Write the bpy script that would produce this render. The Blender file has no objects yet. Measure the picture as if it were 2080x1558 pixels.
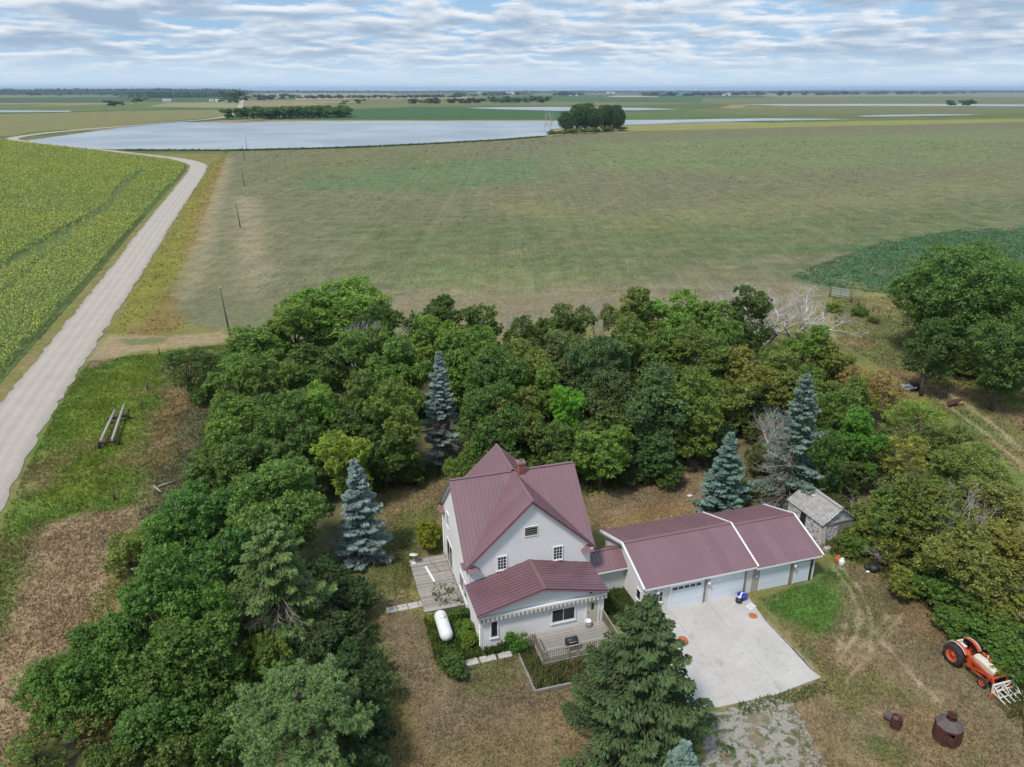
import bpy, math, random
import numpy as np
from mathutils import Vector, Matrix
R = math.radians
scene = bpy.context.scene
COL = scene.collection

# ---------------------------------------------------------------- camera, sky, sun, exposure
cam_d = bpy.data.cameras.new('camera'); cam = bpy.data.objects.new('camera', cam_d); COL.objects.link(cam)
cam.location = (0, 0, 36.0); cam.rotation_euler = (R(90 - 21.742), 0, 0)
cam_d.sensor_fit = 'HORIZONTAL'; cam_d.sensor_width = 36.0; cam_d.lens = 36.0 * 1492.0 / 2080.0
cam_d.clip_start = 0.5; cam_d.clip_end = 60000
scene.camera = cam
cy_ = scene.cycles; cy_.max_bounces = 5; cy_.diffuse_bounces = 3; cy_.glossy_bounces = 2; cy_.transmission_bounces = 2; cy_.volume_bounces = 0; cy_.transparent_max_bounces = 4; cy_.use_adaptive_sampling = True; cy_.adaptive_threshold = .02
SUN_EL, SUN_AZ = 58.0, 220.0      # azimuth clockwise from +Y (north): behind the camera, to the left
world = bpy.data.worlds.new('World'); scene.world = world; world.use_nodes = True
wn = world.node_tree; wn.nodes.clear()
def N(tree, typ, **kw):
    n = tree.nodes.new(typ)
    for k, v in kw.items():
        if k == 'inp':
            for i, val in v.items(): n.inputs[i].default_value = val
        else: setattr(n, k, v)
    return n
def MATH(tree, op, a, b=None, c=None, clamp=False):
    n = tree.nodes.new('ShaderNodeMath'); n.operation = op; n.use_clamp = clamp
    for i, v in enumerate((a, b, c)):
        if v is None: continue
        if isinstance(v, (int, float)): n.inputs[i].default_value = v
        else: tree.links.new(v, n.inputs[i])
    return n.outputs[0]
def MIX(tree, fac, a, b, blend='MIX'):
    n = tree.nodes.new('ShaderNodeMix'); n.data_type = 'RGBA'; n.blend_type = blend; n.clamp_factor = True
    for i, v in ((0, fac), (6, a), (7, b)):
        if isinstance(v, (int, float)): n.inputs[i].default_value = v
        elif isinstance(v, (tuple, list)): n.inputs[i].default_value = (*v[:3], 1)
        else: tree.links.new(v, n.inputs[i])
    return n.outputs[2]
def RAMP(tree, x, p0, p1, smooth=True):
    n = tree.nodes.new('ShaderNodeMapRange'); n.interpolation_type = 'SMOOTHSTEP' if smooth else 'LINEAR'
    tree.links.new(x, n.inputs[0]); n.inputs[1].default_value = p0; n.inputs[2].default_value = p1
    return n.outputs[0]
def NOISE(tree, vec, scale, detail=4, rough=.55, dist=0, typ=None):
    n = tree.nodes.new('ShaderNodeTexNoise'); n.inputs['Scale'].default_value = scale
    n.inputs['Detail'].default_value = detail; n.inputs['Roughness'].default_value = rough; n.inputs['Distortion'].default_value = dist
    if vec is not None: tree.links.new(vec, n.inputs['Vector'])
    return n.outputs['Fac']
def build_world():
    t = wn; L = t.links.new
    sky = N(t, 'ShaderNodeTexSky', sky_type='NISHITA', sun_disc=False)
    sky.sun_elevation = R(SUN_EL); sky.sun_rotation = R(SUN_AZ); sky.air_density = 1.0; sky.dust_density = 1.0; sky.ozone_density = 1.5
    tc = N(t, 'ShaderNodeTexCoord'); sp = N(t, 'ShaderNodeSeparateXYZ'); L(tc.outputs['Generated'], sp.inputs[0])
    z = MATH(t, 'ADD', MATH(t, 'MAXIMUM', sp.outputs[2], 0.0), 0.11)
    cx = MATH(t, 'DIVIDE', sp.outputs[0], z); cy = MATH(t, 'DIVIDE', sp.outputs[1], z)
    cb = N(t, 'ShaderNodeCombineXYZ'); L(cx, cb.inputs[0]); L(cy, cb.inputs[1])
    n1 = NOISE(t, cb.outputs[0], 1.8, 8, .6, .2)
    n2 = NOISE(t, cb.outputs[0], 0.5, 3, .55, .3)
    off = N(t, 'ShaderNodeVectorMath', operation='ADD'); L(cb.outputs[0], off.inputs[0]); off.inputs[1].default_value = (.02, -.13, 0)
    n3 = NOISE(t, off.outputs[0], 1.8, 5, .55, .2)
    cov = MATH(t, 'ADD', MATH(t, 'MULTIPLY', n1, .75), MATH(t, 'MULTIPLY', n2, .25))
    mask = RAMP(t, cov, .415, .52)
    shade = RAMP(t, MATH(t, 'ADD', MATH(t, 'MULTIPLY', n3, .6), MATH(t, 'MULTIPLY', n2, .4)), .42, .60)
    cloud = MIX(t, shade, (7.6, 7.9, 8.2), (3.1, 4.1, 5.4))
    low = RAMP(t, sp.outputs[2], 0.0, .055)
    lowc = cloud
    skyc = MIX(t, 0.7, sky.outputs[0], (2.7, 4.7, 7.4))
    m2 = MATH(t, 'MULTIPLY', mask, .95)
    mixed = MIX(t, low, (6.1, 7.4, 8.4), MIX(t, m2, skyc, lowc))
    bg = N(t, 'ShaderNodeBackground'); bg.inputs[1].default_value = 0.1
    L(mixed, bg.inputs[0]); out = N(t, 'ShaderNodeOutputWorld'); L(bg.outputs[0], out.inputs[0])
build_world()
sun_d = bpy.data.lights.new('sun', 'SUN'); sun = bpy.data.objects.new('sun', sun_d); COL.objects.link(sun)
sun_d.energy = 2.7; sun_d.angle = R(8); sun_d.color = (1.0, .93, .83)
sun.rotation_euler = (R(90 - SUN_EL), 0, R(180 - SUN_AZ)); sun.location = (-30, -20, 80)
vs = scene.view_settings; vs.view_transform = 'Standard'; vs.look = 'None'; vs.exposure = 0.26; vs.gamma = 1.0

# ---------------------------------------------------------------- helpers
def tag(o, label=None, cat=None, group=None, kind=None):
    for k, v in (('label', label), ('category', cat), ('group', group), ('kind', kind)):
        if v: o[k] = v
    return o
def empty(name, loc=(0, 0, 0), rz=0, label=None, cat=None, group=None):
    o = bpy.data.objects.new(name, None); COL.objects.link(o); o.location = loc; o.rotation_euler = (0, 0, rz); o.empty_display_size = .3
    return tag(o, label, cat, group)
def link(name, mesh, parent=None, loc=None, rz=0, scale=None):
    o = bpy.data.objects.new(name, mesh); COL.objects.link(o)
    if parent: o.parent = parent
    if loc is not None: o.location = loc
    if rz: o.rotation_euler = (0, 0, rz)
    if scale is not None: o.scale = scale
    return o
class MB:
    """collects shapes; build() links them as one mesh object"""
    def __init__(s): s.v = []; s.f = []; s.sm = []
    def add(s, vs, fs, smooth=False):
        o = len(s.v); s.v += [tuple(p) for p in vs]; s.f += [tuple(i + o for i in f) for f in fs]; s.sm += [smooth] * len(fs); return s
    def box(s, x0, x1, y0, y1, z0, z1):
        if x0 > x1: x0, x1 = x1, x0
        if y0 > y1: y0, y1 = y1, y0
        if z0 > z1: z0, z1 = z1, z0
        return s.add([(x0,y0,z0),(x1,y0,z0),(x1,y1,z0),(x0,y1,z0),(x0,y0,z1),(x1,y0,z1),(x1,y1,z1),(x0,y1,z1)],
              [(3,2,1,0),(4,5,6,7),(0,1,5,4),(1,2,6,5),(2,3,7,6),(3,0,4,7)])
    def bar(s, p, q, w, h=None, up=(0, 0, 1)):
        """rectangular bar from p to q"""
        h = h or w; p, q = Vector(p), Vector(q); d = (q - p).normalized(); u = Vector(up)
        if abs(d.dot(u)) > .98: u = Vector((1, 0, 0))
        x = d.cross(u).normalized() * (w / 2); y = x.cross(d).normalized() * (h / 2)
        vs = [p - x - y, p + x - y, p + x + y, p - x + y, q - x - y, q + x - y, q + x + y, q - x + y]
        return s.add(vs, [(0,1,2,3),(7,6,5,4),(0,4,5,1),(1,5,6,2),(2,6,7,3),(3,7,4,0)])
    def tube(s, pts, rad, n=8, cap=True, smooth=True):
        pts = [Vector(p) for p in pts]; rad = rad if isinstance(rad, (list, tuple)) else [rad] * len(pts)
        vs = []; fs = []
        for i, p in enumerate(pts):
            d = (pts[min(i + 1, len(pts) - 1)] - pts[max(i - 1, 0)]).normalized()
            u = Vector((0, 0, 1)) if abs(d.z) < .9 else Vector((1, 0, 0))
            x = d.cross(u).normalized(); y = x.cross(d).normalized()
            for k in range(n):
                a = 2 * math.pi * k / n; vs.append(p + (x * math.cos(a) + y * math.sin(a)) * rad[i])
        for i in range(len(pts) - 1):
            for k in range(n):
                a, b = i * n + k, i * n + (k + 1) % n; fs.append((a, a + n, b + n, b))
        s.add(vs, fs, smooth)
        if cap:
            o = len(s.v) - len(vs); m = (len(pts) - 1) * n
            s.f += [tuple(o + k for k in range(n)), tuple(o + m + k for k in reversed(range(n)))]; s.sm += [False, False]
        return s
    def lathe(s, prof, n=16, c=(0, 0, 0), axis='z', smooth=True):
        """profile of (radius, height)"""
        vs = []; fs = []
        for r, h in prof:
            for k in range(n):
                a = 2 * math.pi * k / n; x, y = r * math.cos(a), r * math.sin(a)
                p = (x, y, h) if axis == 'z' else ((x, h, y) if axis == 'y' else (h, x, y))
                vs.append((p[0] + c[0], p[1] + c[1], p[2] + c[2]))
        for i in range(len(prof) - 1):
            for k in range(n):
                a, b = i * n + k, i * n + (k + 1) % n; fs.append((a, b, b + n, a + n))
        return s.add(vs, fs, smooth)
    def poly(s, pts, th, nrm):
        """flat polygon of thickness th pushed along -nrm"""
        n = len(pts); nv = Vector(nrm) * th; a = [Vector(p) for p in pts]
        return s.add(a + [p - nv for p in a], [tuple(range(n)), tuple(reversed(range(n, 2 * n)))] + [(i, i + n, (i + 1) % n + n, (i + 1) % n) for i in range(n)])
    def mesh(s, name, mat=None):
        m = bpy.data.meshes.new(name); m.from_pydata(s.v, [], s.f); m.update()
        if any(s.sm): m.polygons.foreach_set('use_smooth', s.sm)
        if mat: m.materials.append(mat)
        return m
    def build(s, name, mat, parent=None, loc=None, rz=0):
        return link(name, s.mesh(name, mat), parent, loc, rz)
def quads_mesh(name, V, mat, tint=None, col=None, smooth=False):
    """V: (n,4,3) array of separate quads"""
    n = len(V); m = bpy.data.meshes.new(name)
    m.vertices.add(n * 4); m.vertices.foreach_set('co', np.ascontiguousarray(V, dtype=np.float32).ravel())
    m.loops.add(n * 4); m.loops.foreach_set('vertex_index', np.arange(n * 4, dtype=np.int32))
    m.polygons.add(n); m.polygons.foreach_set('loop_start', np.arange(0, n * 4, 4, dtype=np.int32))
    if tint is not None:
        a = m.attributes.new('tint', 'FLOAT', 'POINT'); a.data.foreach_set('value', np.repeat(tint.astype(np.float32), 4))
    if col is not None:
        a = m.color_attributes.new('Col', 'FLOAT_COLOR', 'POINT'); c = np.ones((n * 4, 4), np.float32); c[:, :3] = np.repeat(col, 4, axis=0)
        a.data.foreach_set('color', c.ravel())
    m.update(); m.validate()
    if mat: m.materials.append(mat)
    return m
# ---------------------------------------------------------------- materials
MATS = {}
def newmat(name):
    m = bpy.data.materials.new(name); m.use_nodes = True; t = m.node_tree
    b = t.nodes['Principled BSDF']; MATS[name] = m
    return m, t, b
def OBJ(t): return N(t, 'ShaderNodeTexCoord').outputs['Object']
def GEO(t): return N(t, 'ShaderNodeNewGeometry').outputs['Position']
def BUMP(t, b, h, strength=.3, dist=.02):
    n = N(t, 'ShaderNodeBump'); n.inputs['Strength'].default_value = strength; n.inputs['Distance'].default_value = dist
    t.links.new(h, n.inputs['Height']); t.links.new(n.outputs[0], b.inputs['Normal'])
def plain(name, col, rough=.6, var=.25, scale=3.0, metal=0, spec=.4, dirt=None, bump=0, coords='obj', stretch=None, each=0):
    """painted / natural surface with grain, blotches and optional dirt colour"""
    m, t, b = newmat(name)
    vec = OBJ(t) if coords == 'obj' else GEO(t)
    if stretch:
        mp = N(t, 'ShaderNodeMapping'); mp.inputs['Scale'].default_value = stretch; t.links.new(vec, mp.inputs[0]); vec = mp.outputs[0]
    n1 = NOISE(t, vec, scale, 6, .6); n2 = NOISE(t, vec, scale * 7.3, 4, .6)
    f = MATH(t, 'ADD', MATH(t, 'MULTIPLY', n1, .6), MATH(t, 'MULTIPLY', n2, .4))
    dark = tuple(x * (1 - var) for x in col); lite = tuple(min(x * (1 + var), .95) for x in col)
    c = MIX(t, RAMP(t, f, .3, .7, False), dark, lite)
    if dirt:
        d = RAMP(t, NOISE(t, vec, scale * 1.7, 7, .7, .4), dirt[1], dirt[1] + .14)
        c = MIX(t, MATH(t, 'MULTIPLY', d, dirt[2]), c, dirt[0])
    if each:
        k = MATH(t, 'ADD', MATH(t, 'MULTIPLY', N(t, 'ShaderNodeObjectInfo').outputs['Random'], 2 * each), 1 - each); cb = N(t, 'ShaderNodeCombineColor')
        for i in range(3): t.links.new(k, cb.inputs[i])
        c = MIX(t, 1, c, cb.outputs[0], 'MULTIPLY')
    t.links.new(c, b.inputs['Base Color'])
    rr = MATH(t, 'ADD', MATH(t, 'MULTIPLY', n1, .25), rough - .12); t.links.new(rr, b.inputs['Roughness'])
    b.inputs['Metallic'].default_value = metal; b.inputs['Specular IOR Level'].default_value = spec
    if bump: BUMP(t, b, f, bump, .03)
    return m

# ---------------------------------------------------------------- the setting: ground, field, road, lake
rng = np.random.default_rng(7)
_lat = np.random.default_rng(99).random((256, 256))
def vnoise(x, y):
    xi = np.floor(x).astype(int); yi = np.floor(y).astype(int); fx = x - xi; fy = y - yi
    fx = fx * fx * (3 - 2 * fx); fy = fy * fy * (3 - 2 * fy)
    a = _lat[xi & 255, yi & 255]; b = _lat[(xi + 1) & 255, yi & 255]; c = _lat[xi & 255, (yi + 1) & 255]; d = _lat[(xi + 1) & 255, (yi + 1) & 255]
    return (a * (1 - fx) + b * fx) * (1 - fy) + (c * (1 - fx) + d * fx) * fy
def fbm(x, y, o=4):
    s = 0; a = .5; t = 0
    for i in range(o): s = s + a * vnoise(x * 2 ** i + 17.3 * i, y * 2 ** i + 5.1 * i); t += a; a *= .55
    return s / t
def sdist(x, y, poly):
    """signed distance to a polygon, negative inside"""
    P = np.array(poly, float); d = np.full(x.shape, 1e9); ins = np.zeros(x.shape, bool)
    for i in range(len(P)):
        a, b = P[i], P[(i + 1) % len(P)]; e = b - a
        t = np.clip(((x - a[0]) * e[0] + (y - a[1]) * e[1]) / (e @ e + 1e-9), 0, 1)
        d = np.minimum(d, np.hypot(x - a[0] - t * e[0], y - a[1] - t * e[1]))
        if a[1] != b[1]: ins ^= ((a[1] > y) != (b[1] > y)) & (x < (b[0] - a[0]) * (y - a[1]) / (b[1] - a[1]) + a[0])
    return np.where(ins, -d, d)
def ldist(x, y, line):
    d = np.full(x.shape, 1e9)
    for a, b in zip(line[:-1], line[1:]):
        a = np.array(a); e = np.array(b) - a
        t = np.clip(((x - a[0]) * e[0] + (y - a[1]) * e[1]) / (e @ e + 1e-9), 0, 1)
        d = np.minimum(d, np.hypot(x - a[0] - t * e[0], y - a[1] - t * e[1]))
    return d
ROAD = [(-30,5),(-42,38),(-52.5,63.5),(-58.9,81),(-69.9,115),(-84.5,160.5),(-104.1,219.7),(-146,349.7),(-154,373),(-166,402),(-186,429),(-213,454),(-258,492),(-310,535),(-365,581),(-396,611),(-411,642),(-419,672),(-424,704),(-426,754),(-422,901),(-415,985),(-412,1050),(-425,1160),(-456,1290),(-630,1817),(-1318,3877),(-3400,10200)]
GREEN=(.115,.175,.035); LUSH=(.075,.16,.03); DRY=(.3,.225,.14); TAN=(.33,.27,.16); OLIVE=(.165,.175,.055); SOIL=(.17,.13,.085)
FIELD=(.15,.155,.088); FGREEN=(.095,.14,.052); WOODS=(.1,.105,.055); DKGREEN=(.07,.135,.065)
STUB = [(-184.2,500.1),(-125.0,320.3),(-83.8,196.0),(-64.8,135.3),(-60.8,126.8),(-53.3,116.4),(-46.7,113.2),(-36.8,108.7),(-25.5,106.3),(47.6,122.2),(62.1,136.8),(88.7,151.2),(111.3,151.2),(191.3,182.7),(959.7,973.8),(620.1,943.4),(355.3,850.3),(115.3,726.8),(29.2,655.0),(-82.3,536.6),(-142.1,504.4)]
LAYERS = [  # polygon, colour, softness (m), edge wobble (m), opacity
 (STUB, FIELD, 1.2, 1.5, 1),
 ([(-46.1,203.3),(-6.1,228.8),(67.0,219.7),(186.6,273.9),(140.9,203.3),(53.1,170.9),(21.6,151.2),(-13.0,135.3),(-28.9,151.2)], FGREEN, 14, 16, .55),
 ([(-102.7,360.7),(-78.6,436.8),(25.3,436.8),(12.8,329.6),(-27.0,295.4),(-81.0,295.4)], (.1,.17,.07), 9, 12, .75),
 ([(-24.7,151.2),(-4.3,160.5),(19.6,151.2),(15.7,142.8),(-9.1,131.8),(-20.1,139.0)], (.17,.205,.085), 7, 12, .6),
 ([(-6.7,255.1),(10.5,267.3),(14.8,224.2),(0.0,238.7)], (.22,.21,.07), 8, 8, .5),
 ([(24.2,228.8),(179.2,320.3),(242.8,360.7),(205.7,303.3),(84.8,228.8),(35.2,203.3)], (.2,.21,.085), 12, 14, .35),
 ([(58.5,573.0),(516.8,783.8),(276.1,412.0),(107.4,360.7),(14.9,384.7)], (.15,.19,.085), 25, 25, .8),
 ([(-100.5,273.9),(-93.3,273.9),(-51.0,151.2),(-49.4,135.3),(-56.7,151.2)], (.31,.27,.18), 4, 5, .75),
 ([(-159.3,412.0),(-162.4,443.4),(-74.8,182.7),(-60.6,135.3),(-61.9,131.8),(-76.1,170.9)], (.29,.25,.165), 3, 3, .85),
 ([(-148.7,412.0),(-104.6,479.7),(-46.8,522.3),(-13.4,522.3),(-37.2,412.0),(-100.0,320.3)], (.15,.155,.075), 14, 14, .7),
 ([(-42.7,128.4),(-22.9,139.0),(56.2,146.9),(63.0,139.0),(38.3,119.2),(-26.6,111.2)], (.22,.185,.125), 5, 8, .7),
 ([(58.2,151.2),(71.7,165.6),(96.3,189.1),(126.9,207.2),(154.5,215.4),(170.8,203.3),(120.3,139.0),(76.4,135.3),(68.4,138.2),(60.5,144.9)], DKGREEN, 2.5, 11, .95),
 ([(51.1,168.2),(62.8,179.6),(81.0,182.7),(93.8,183.9),(78.0,175.4),(60.3,172.0)], (.07,.13,.055), 1.5, 3, .8),
 # verge between road and field
 ([(-154.5,384.7),(-184.2,500.1),(-125.0,320.3),(-83.8,196.0),(-64.8,135.3),(-60.8,126.8),(-53.3,116.4),(-55.5,111.2),(-63.7,111.2),(-80.6,160.5),(-99.1,219.7)], (.19,.19,.04), .7, .8, 1),
 ([(-142.4,360.7),(-175.0,472.0),(-125.0,320.3),(-83.8,196.0),(-72.7,160.5),(-95.4,219.7)], (.25,.165,.06), 1.5, 2.5, .75),
 ([(-66.3,139.0),(-53.9,117.8),(-55.3,110.7),(-61.3,112.2),(-62.9,122.2)], (.2,.135,.06), 1.0, 2, .7),
 # yard and meadow
 ([(-47.1,58.4),(-52.7,72.0),(-60.5,98.6),(-51.8,102.9),(-43.6,106.3),(-37.1,86.7),(-33.3,61.0),(-39.4,56.7),(-42.2,50.8)], GREEN, .8, 1.2, 1),
 ([(-50.9,72.6),(-56.5,93.7),(-51.3,101.8),(-42.4,77.7),(-39.9,61.9),(-43.0,58.4)], (.15,.2,.03), 2, 3, .8),
 ([(-44.7,86.7),(-41.6,90.1),(-33.6,72.6),(-33.5,65.9),(-37.5,65.9),(-40.6,75.1)], (.215,.135,.08), 1.2, 2, .75),
 ([(-49.5,97.6),(-46.7,102.9),(-41.7,93.7),(-44.0,86.7)], (.27,.2,.1), 1.0, 2, .7),
 ([(-36.8,42.4),(-42.4,55.1),(-38.7,58.0),(-33.1,60.6),(-32.0,55.1),(-31.9,48.1),(-29.3,36.8),(-27.6,30.9),(-32.7,30.9)], DRY, .8, 1.5, 1),
 ([(-43.6,48.1),(-43.1,52.1),(-42.9,56.7),(-38.7,48.1),(-35.7,41.9),(-38.2,41.4)], (.125,.155,.045), 1, 2, .9),
 ([(-63.8,106.3),(-63.7,111.2),(-55.0,110.2),(-46.7,113.2),(-42.9,108.7),(-47.9,105.8),(-56.8,102.7),(-59.4,96.6)], (.3,.235,.145), .8, 1.2, .9),
 ([(-60.7,108.7),(-54.6,109.2),(-54.2,106.3),(-58.2,105.8)], (.11,.16,.05), .6, 1, .7),
 ([(-35.7,61.0),(-39.6,88.4),(-35.8,88.4),(-32.0,65.9),(-29.6,53.6),(-30.7,48.1),(-33.6,51.5)], (.165,.15,.07), 1.5, 2.5, .9),
 # wood floor
 ([(-43.1,93.7),(-42.9,108.7),(-26.0,108.7),(-3.0,106.3),(35.2,108.7),(48.1,106.3),(47.8,86.7),(46.5,72.6),(48.0,61.9),(37.5,41.4),(33.3,41.4),(32.4,47.5),(29.8,52.1),(28.3,56.7),(22.5,61.0),(20.8,69.1),(16.2,72.6),(12.0,65.9),(6.7,62.9),(0.5,69.1),(-7.1,66.9),(-12.2,64.3),(-16.1,61.9),(-13.6,48.1),(-10.2,41.4),(-8.2,30.9),(-25.7,29.6),(-27.9,36.0),(-30.5,50.1),(-34.2,61.9),(-36.8,72.6)], WOODS, 1.2, 2, 1),
 # back lawn
 ([(-12.3,63.4),(-7.0,65.7),(-3.8,61.9),(-5.8,54.4),(-7.8,51.5),(-8.0,46.9),(-7.0,45.2),(-11.1,44.0),(-13.0,50.1),(-12.4,56.7)], (.2,.165,.09), .6, 1, 1),
 ([(-10.9,58.4),(-6.6,61.0),(-6.8,54.4),(-8.8,52.9),(-7.9,47.5),(-10.4,45.2),(-11.9,48.1)], (.11,.135,.04), .8, 1.4, .75),
 ([(6.6,61.0),(12.1,63.4),(19.4,72.0),(21.7,70.8),(19.2,61.0),(19.0,56.7),(11.2,55.1),(7.3,55.1)], (.23,.175,.108), .6, 1, 1),
 ([(7.1,56.7),(16.9,61.0),(17.2,58.4),(9.6,55.5)], (.26,.175,.085), .8, 1.5, .8),
 # front lawn
 ([(-11.1,44.0),(-7.0,44.6),(-4.7,40.0),(-1.4,40.0),(3.9,41.9),(7.6,40.9),(8.8,36.0),(4.3,29.0),(-7.6,29.0),(-9.2,36.8)], (.18,.143,.09), .5, .8, 1),
 ([(-11.0,43.8),(-9.9,43.8),(-8.4,39.5),(-6.5,35.6),(-6.1,30.2),(-7.8,30.2),(-9.1,36.8)], (.085,.115,.03), .5, .9, .9),
 ([(-3.7,40.0),(0.7,40.9),(0.7,38.1),(-2.5,36.0),(-3.8,36.8)], (.12,.13,.05), .7, 1.2, .7),
 ([(-4.1,33.0),(3.3,34.0),(3.0,29.6),(-4.9,29.0)], (.17,.14,.06), 1, 2, .5),
 ([(-8.6,35.2),(-6.1,36.8),(-4.9,29.6),(-7.6,29.0)], (.235,.16,.075), 1, 1.5, .5),
 ([(7.1,46.9),(9.6,47.5),(10.8,45.2),(9.5,41.9),(7.9,43.5)], (.07,.1,.03), .4, .5, .9),
 # right yard
 ([(18.4,46.0),(24.6,49.4),(26.8,50.8),(29.7,50.1),(32.8,46.9),(32.8,43.0),(32.6,36.0),(30.7,29.6),(12.4,29.0),(12.6,34.8),(20.3,38.1)], (.2,.165,.1), .7, 1.2, 1),
 ([(18.4,46.0),(20.6,46.9),(23.7,48.1),(26.8,50.8),(27.1,48.8),(25.0,44.6),(22.8,41.9),(20.8,41.4),(19.4,43.5)], LUSH, .7, 1.0, .95),
 ([(19.0,44.3),(21.6,43.5),(22.4,41.9),(20.3,40.0),(19.4,41.4)], (.13,.16,.05), 1, 1.5, .7),
 ([(19.9,38.1),(21.9,39.0),(24.5,38.1),(25.9,36.4),(25.7,34.8),(23.6,35.6),(21.1,34.0),(20.1,35.2)], (.095,.15,.035), .7, 1.2, .9),
 ([(20.8,33.3),(22.4,33.0),(23.1,30.9),(21.9,30.2),(21.0,31.9)], (.095,.15,.035), .6, 1, .8),
 ([(26.8,33.0),(28.1,32.6),(27.0,30.9),(25.9,30.9)], (.12,.16,.05), .7, 1, .6),
 ([(29.6,48.1),(32.5,46.3),(32.3,41.4),(29.2,41.4),(27.4,43.5)], (.2,.135,.08), 1, 1.5, .6),
 ([(24.2,36.8),(26.0,36.0),(28.7,33.7),(28.7,30.9),(24.2,30.9),(23.8,34.0)], (.27,.205,.12), 1, 2, .5),
 ([(25.3,48.1),(28.9,47.5),(28.7,44.0),(25.7,41.4),(23.3,42.4)], (.165,.155,.075), 1.2, 2, .7),
 ([(19.4,41.4),(21.8,40.4),(21.4,37.7),(19.8,38.6)], (.1,.15,.04), .8, 1.2, .8),
 ([(17.9,33.7),(21.1,34.0),(20.3,30.9),(17.5,29.6)], (.17,.165,.09), 1, 2, .7),
 # pasture and track on the right
 ([(60.6,135.3),(73.7,133.5),(55.2,93.7),(58.5,72.6),(52.5,61.0),(51.3,68.0),(52.4,83.5),(51.6,97.6),(50.5,108.7)], (.17,.185,.075), 1.2, 2.5, 1),
 ([(66.2,135.3),(74.5,135.3),(68.0,122.2),(62.9,122.2)], (.29,.25,.12), 1.5, 3, .8),
 ([(50.7,95.6),(55.0,94.7),(58.8,88.4),(61.9,77.7),(58.5,72.6),(57.6,82.0),(53.7,88.4)], (.22,.16,.1), 1, 2, .8),
 ([(52.8,82.0),(55.3,79.1),(53.0,69.1),(51.9,62.9),(48.5,61.9),(49.5,70.2)], (.115,.165,.05), 1, 1.5, .9),
 ([(68.8,122.2),(89.8,119.2),(68.0,86.7),(60.9,91.9),(58.6,101.8)], (.1,.11,.045), 2, 3, .8),
]
TRACKS = [([(54.7,92.8),(55.5,89.2),(56.1,83.5),(55.8,77.1),(54.9,69.7),(54.4,61.0)], .35, (.36,.3,.2), .85),
          ([(52.2,91.9),(53.3,87.5),(53.6,81.3),(53.5,75.1),(52.8,68.0),(52.5,61.0)], .35, (.34,.29,.18), .75)]
SCUFF = [[(26.1,50.1),(26.3,47.5),(25.9,44.6),(24.4,41.9),(21.9,39.0)], [(26.7,50.1),(27.0,47.2),(26.6,44.3),(25.6,41.9),(24.2,39.3)], [(29.0,44.3),(26.8,42.2),(24.2,39.7),(21.9,37.5)], [(27.8,44.0),(25.6,41.9),(22.6,39.0)], [(22.8,41.9),(23.2,40.4),(25.9,43.8)], [(25.5,43.8),(26.1,41.4),(26.5,38.1),(27.0,36.0)], [(24.4,43.2),(22.3,40.0)]]
def paint(x, y):
    w1 = fbm(x * .22, y * .22) - .5; w2 = fbm(x * .9 + 40, y * .9 + 9, 3) - .5; w3 = fbm(x * .05 + 11, y * .05, 3) - .5
    c = np.empty(x.shape + (3,)); c[:] = OLIVE
    big = np.clip(.5 + 1.6 * w3, 0, 1)[..., None]
    c = c * (1 - .5 * big) + np.array((.21, .17, .08)) * .5 * big
    for poly, col, soft, wob, op in LAYERS:
        P = np.array(poly); m = soft * 2 + wob + 1
        sel = (x > P[:, 0].min() - m) & (x < P[:, 0].max() + m) & (y > P[:, 1].min() - m) & (y < P[:, 1].max() + m)
        if not sel.any(): continue
        d = sdist(x[sel], y[sel], poly) + wob * (w1[sel] * 1.8 + w2[sel] * .8)
        a = np.clip(.5 - d / (2 * soft), 0, 1); a = (a * a * (3 - 2 * a) * op)[..., None]
        c[sel] = c[sel] * (1 - a) + np.array(col) * a
    for line, wd, col, op in TRACKS:
        a = (np.clip(1.4 - ldist(x, y, line) / (wd * (1 + .8 * w2)), 0, 1) * op)[..., None]; c = c * (1 - a) + np.array(col) * a
    for line in SCUFF:
        a = (np.clip(1.3 - ldist(x, y, line) / (.2 * (1 + 2.2 * w2)), 0, 1) * np.clip(.42 + 1.6 * w1, .1, .62))[..., None]; c = c * (1 - a) + np.array((.38, .32, .22)) * a
    # dryness wanders through everything
    k = (1 + .32 * w1 + .35 * w2)[..., None]; c = c * k
    dry = np.clip((fbm(x * .13 + 70, y * .13 + 31) - .52) * 3.2, 0, .55)[..., None] * np.where(y < 112, 1, .3)[..., None]
    c = c * (1 - dry) + np.array((.235, .172, .095)) * dry * np.clip(c.sum(-1, keepdims=True) / .3, .45, 1.1)
    return np.clip(c, .01, .6)
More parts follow.
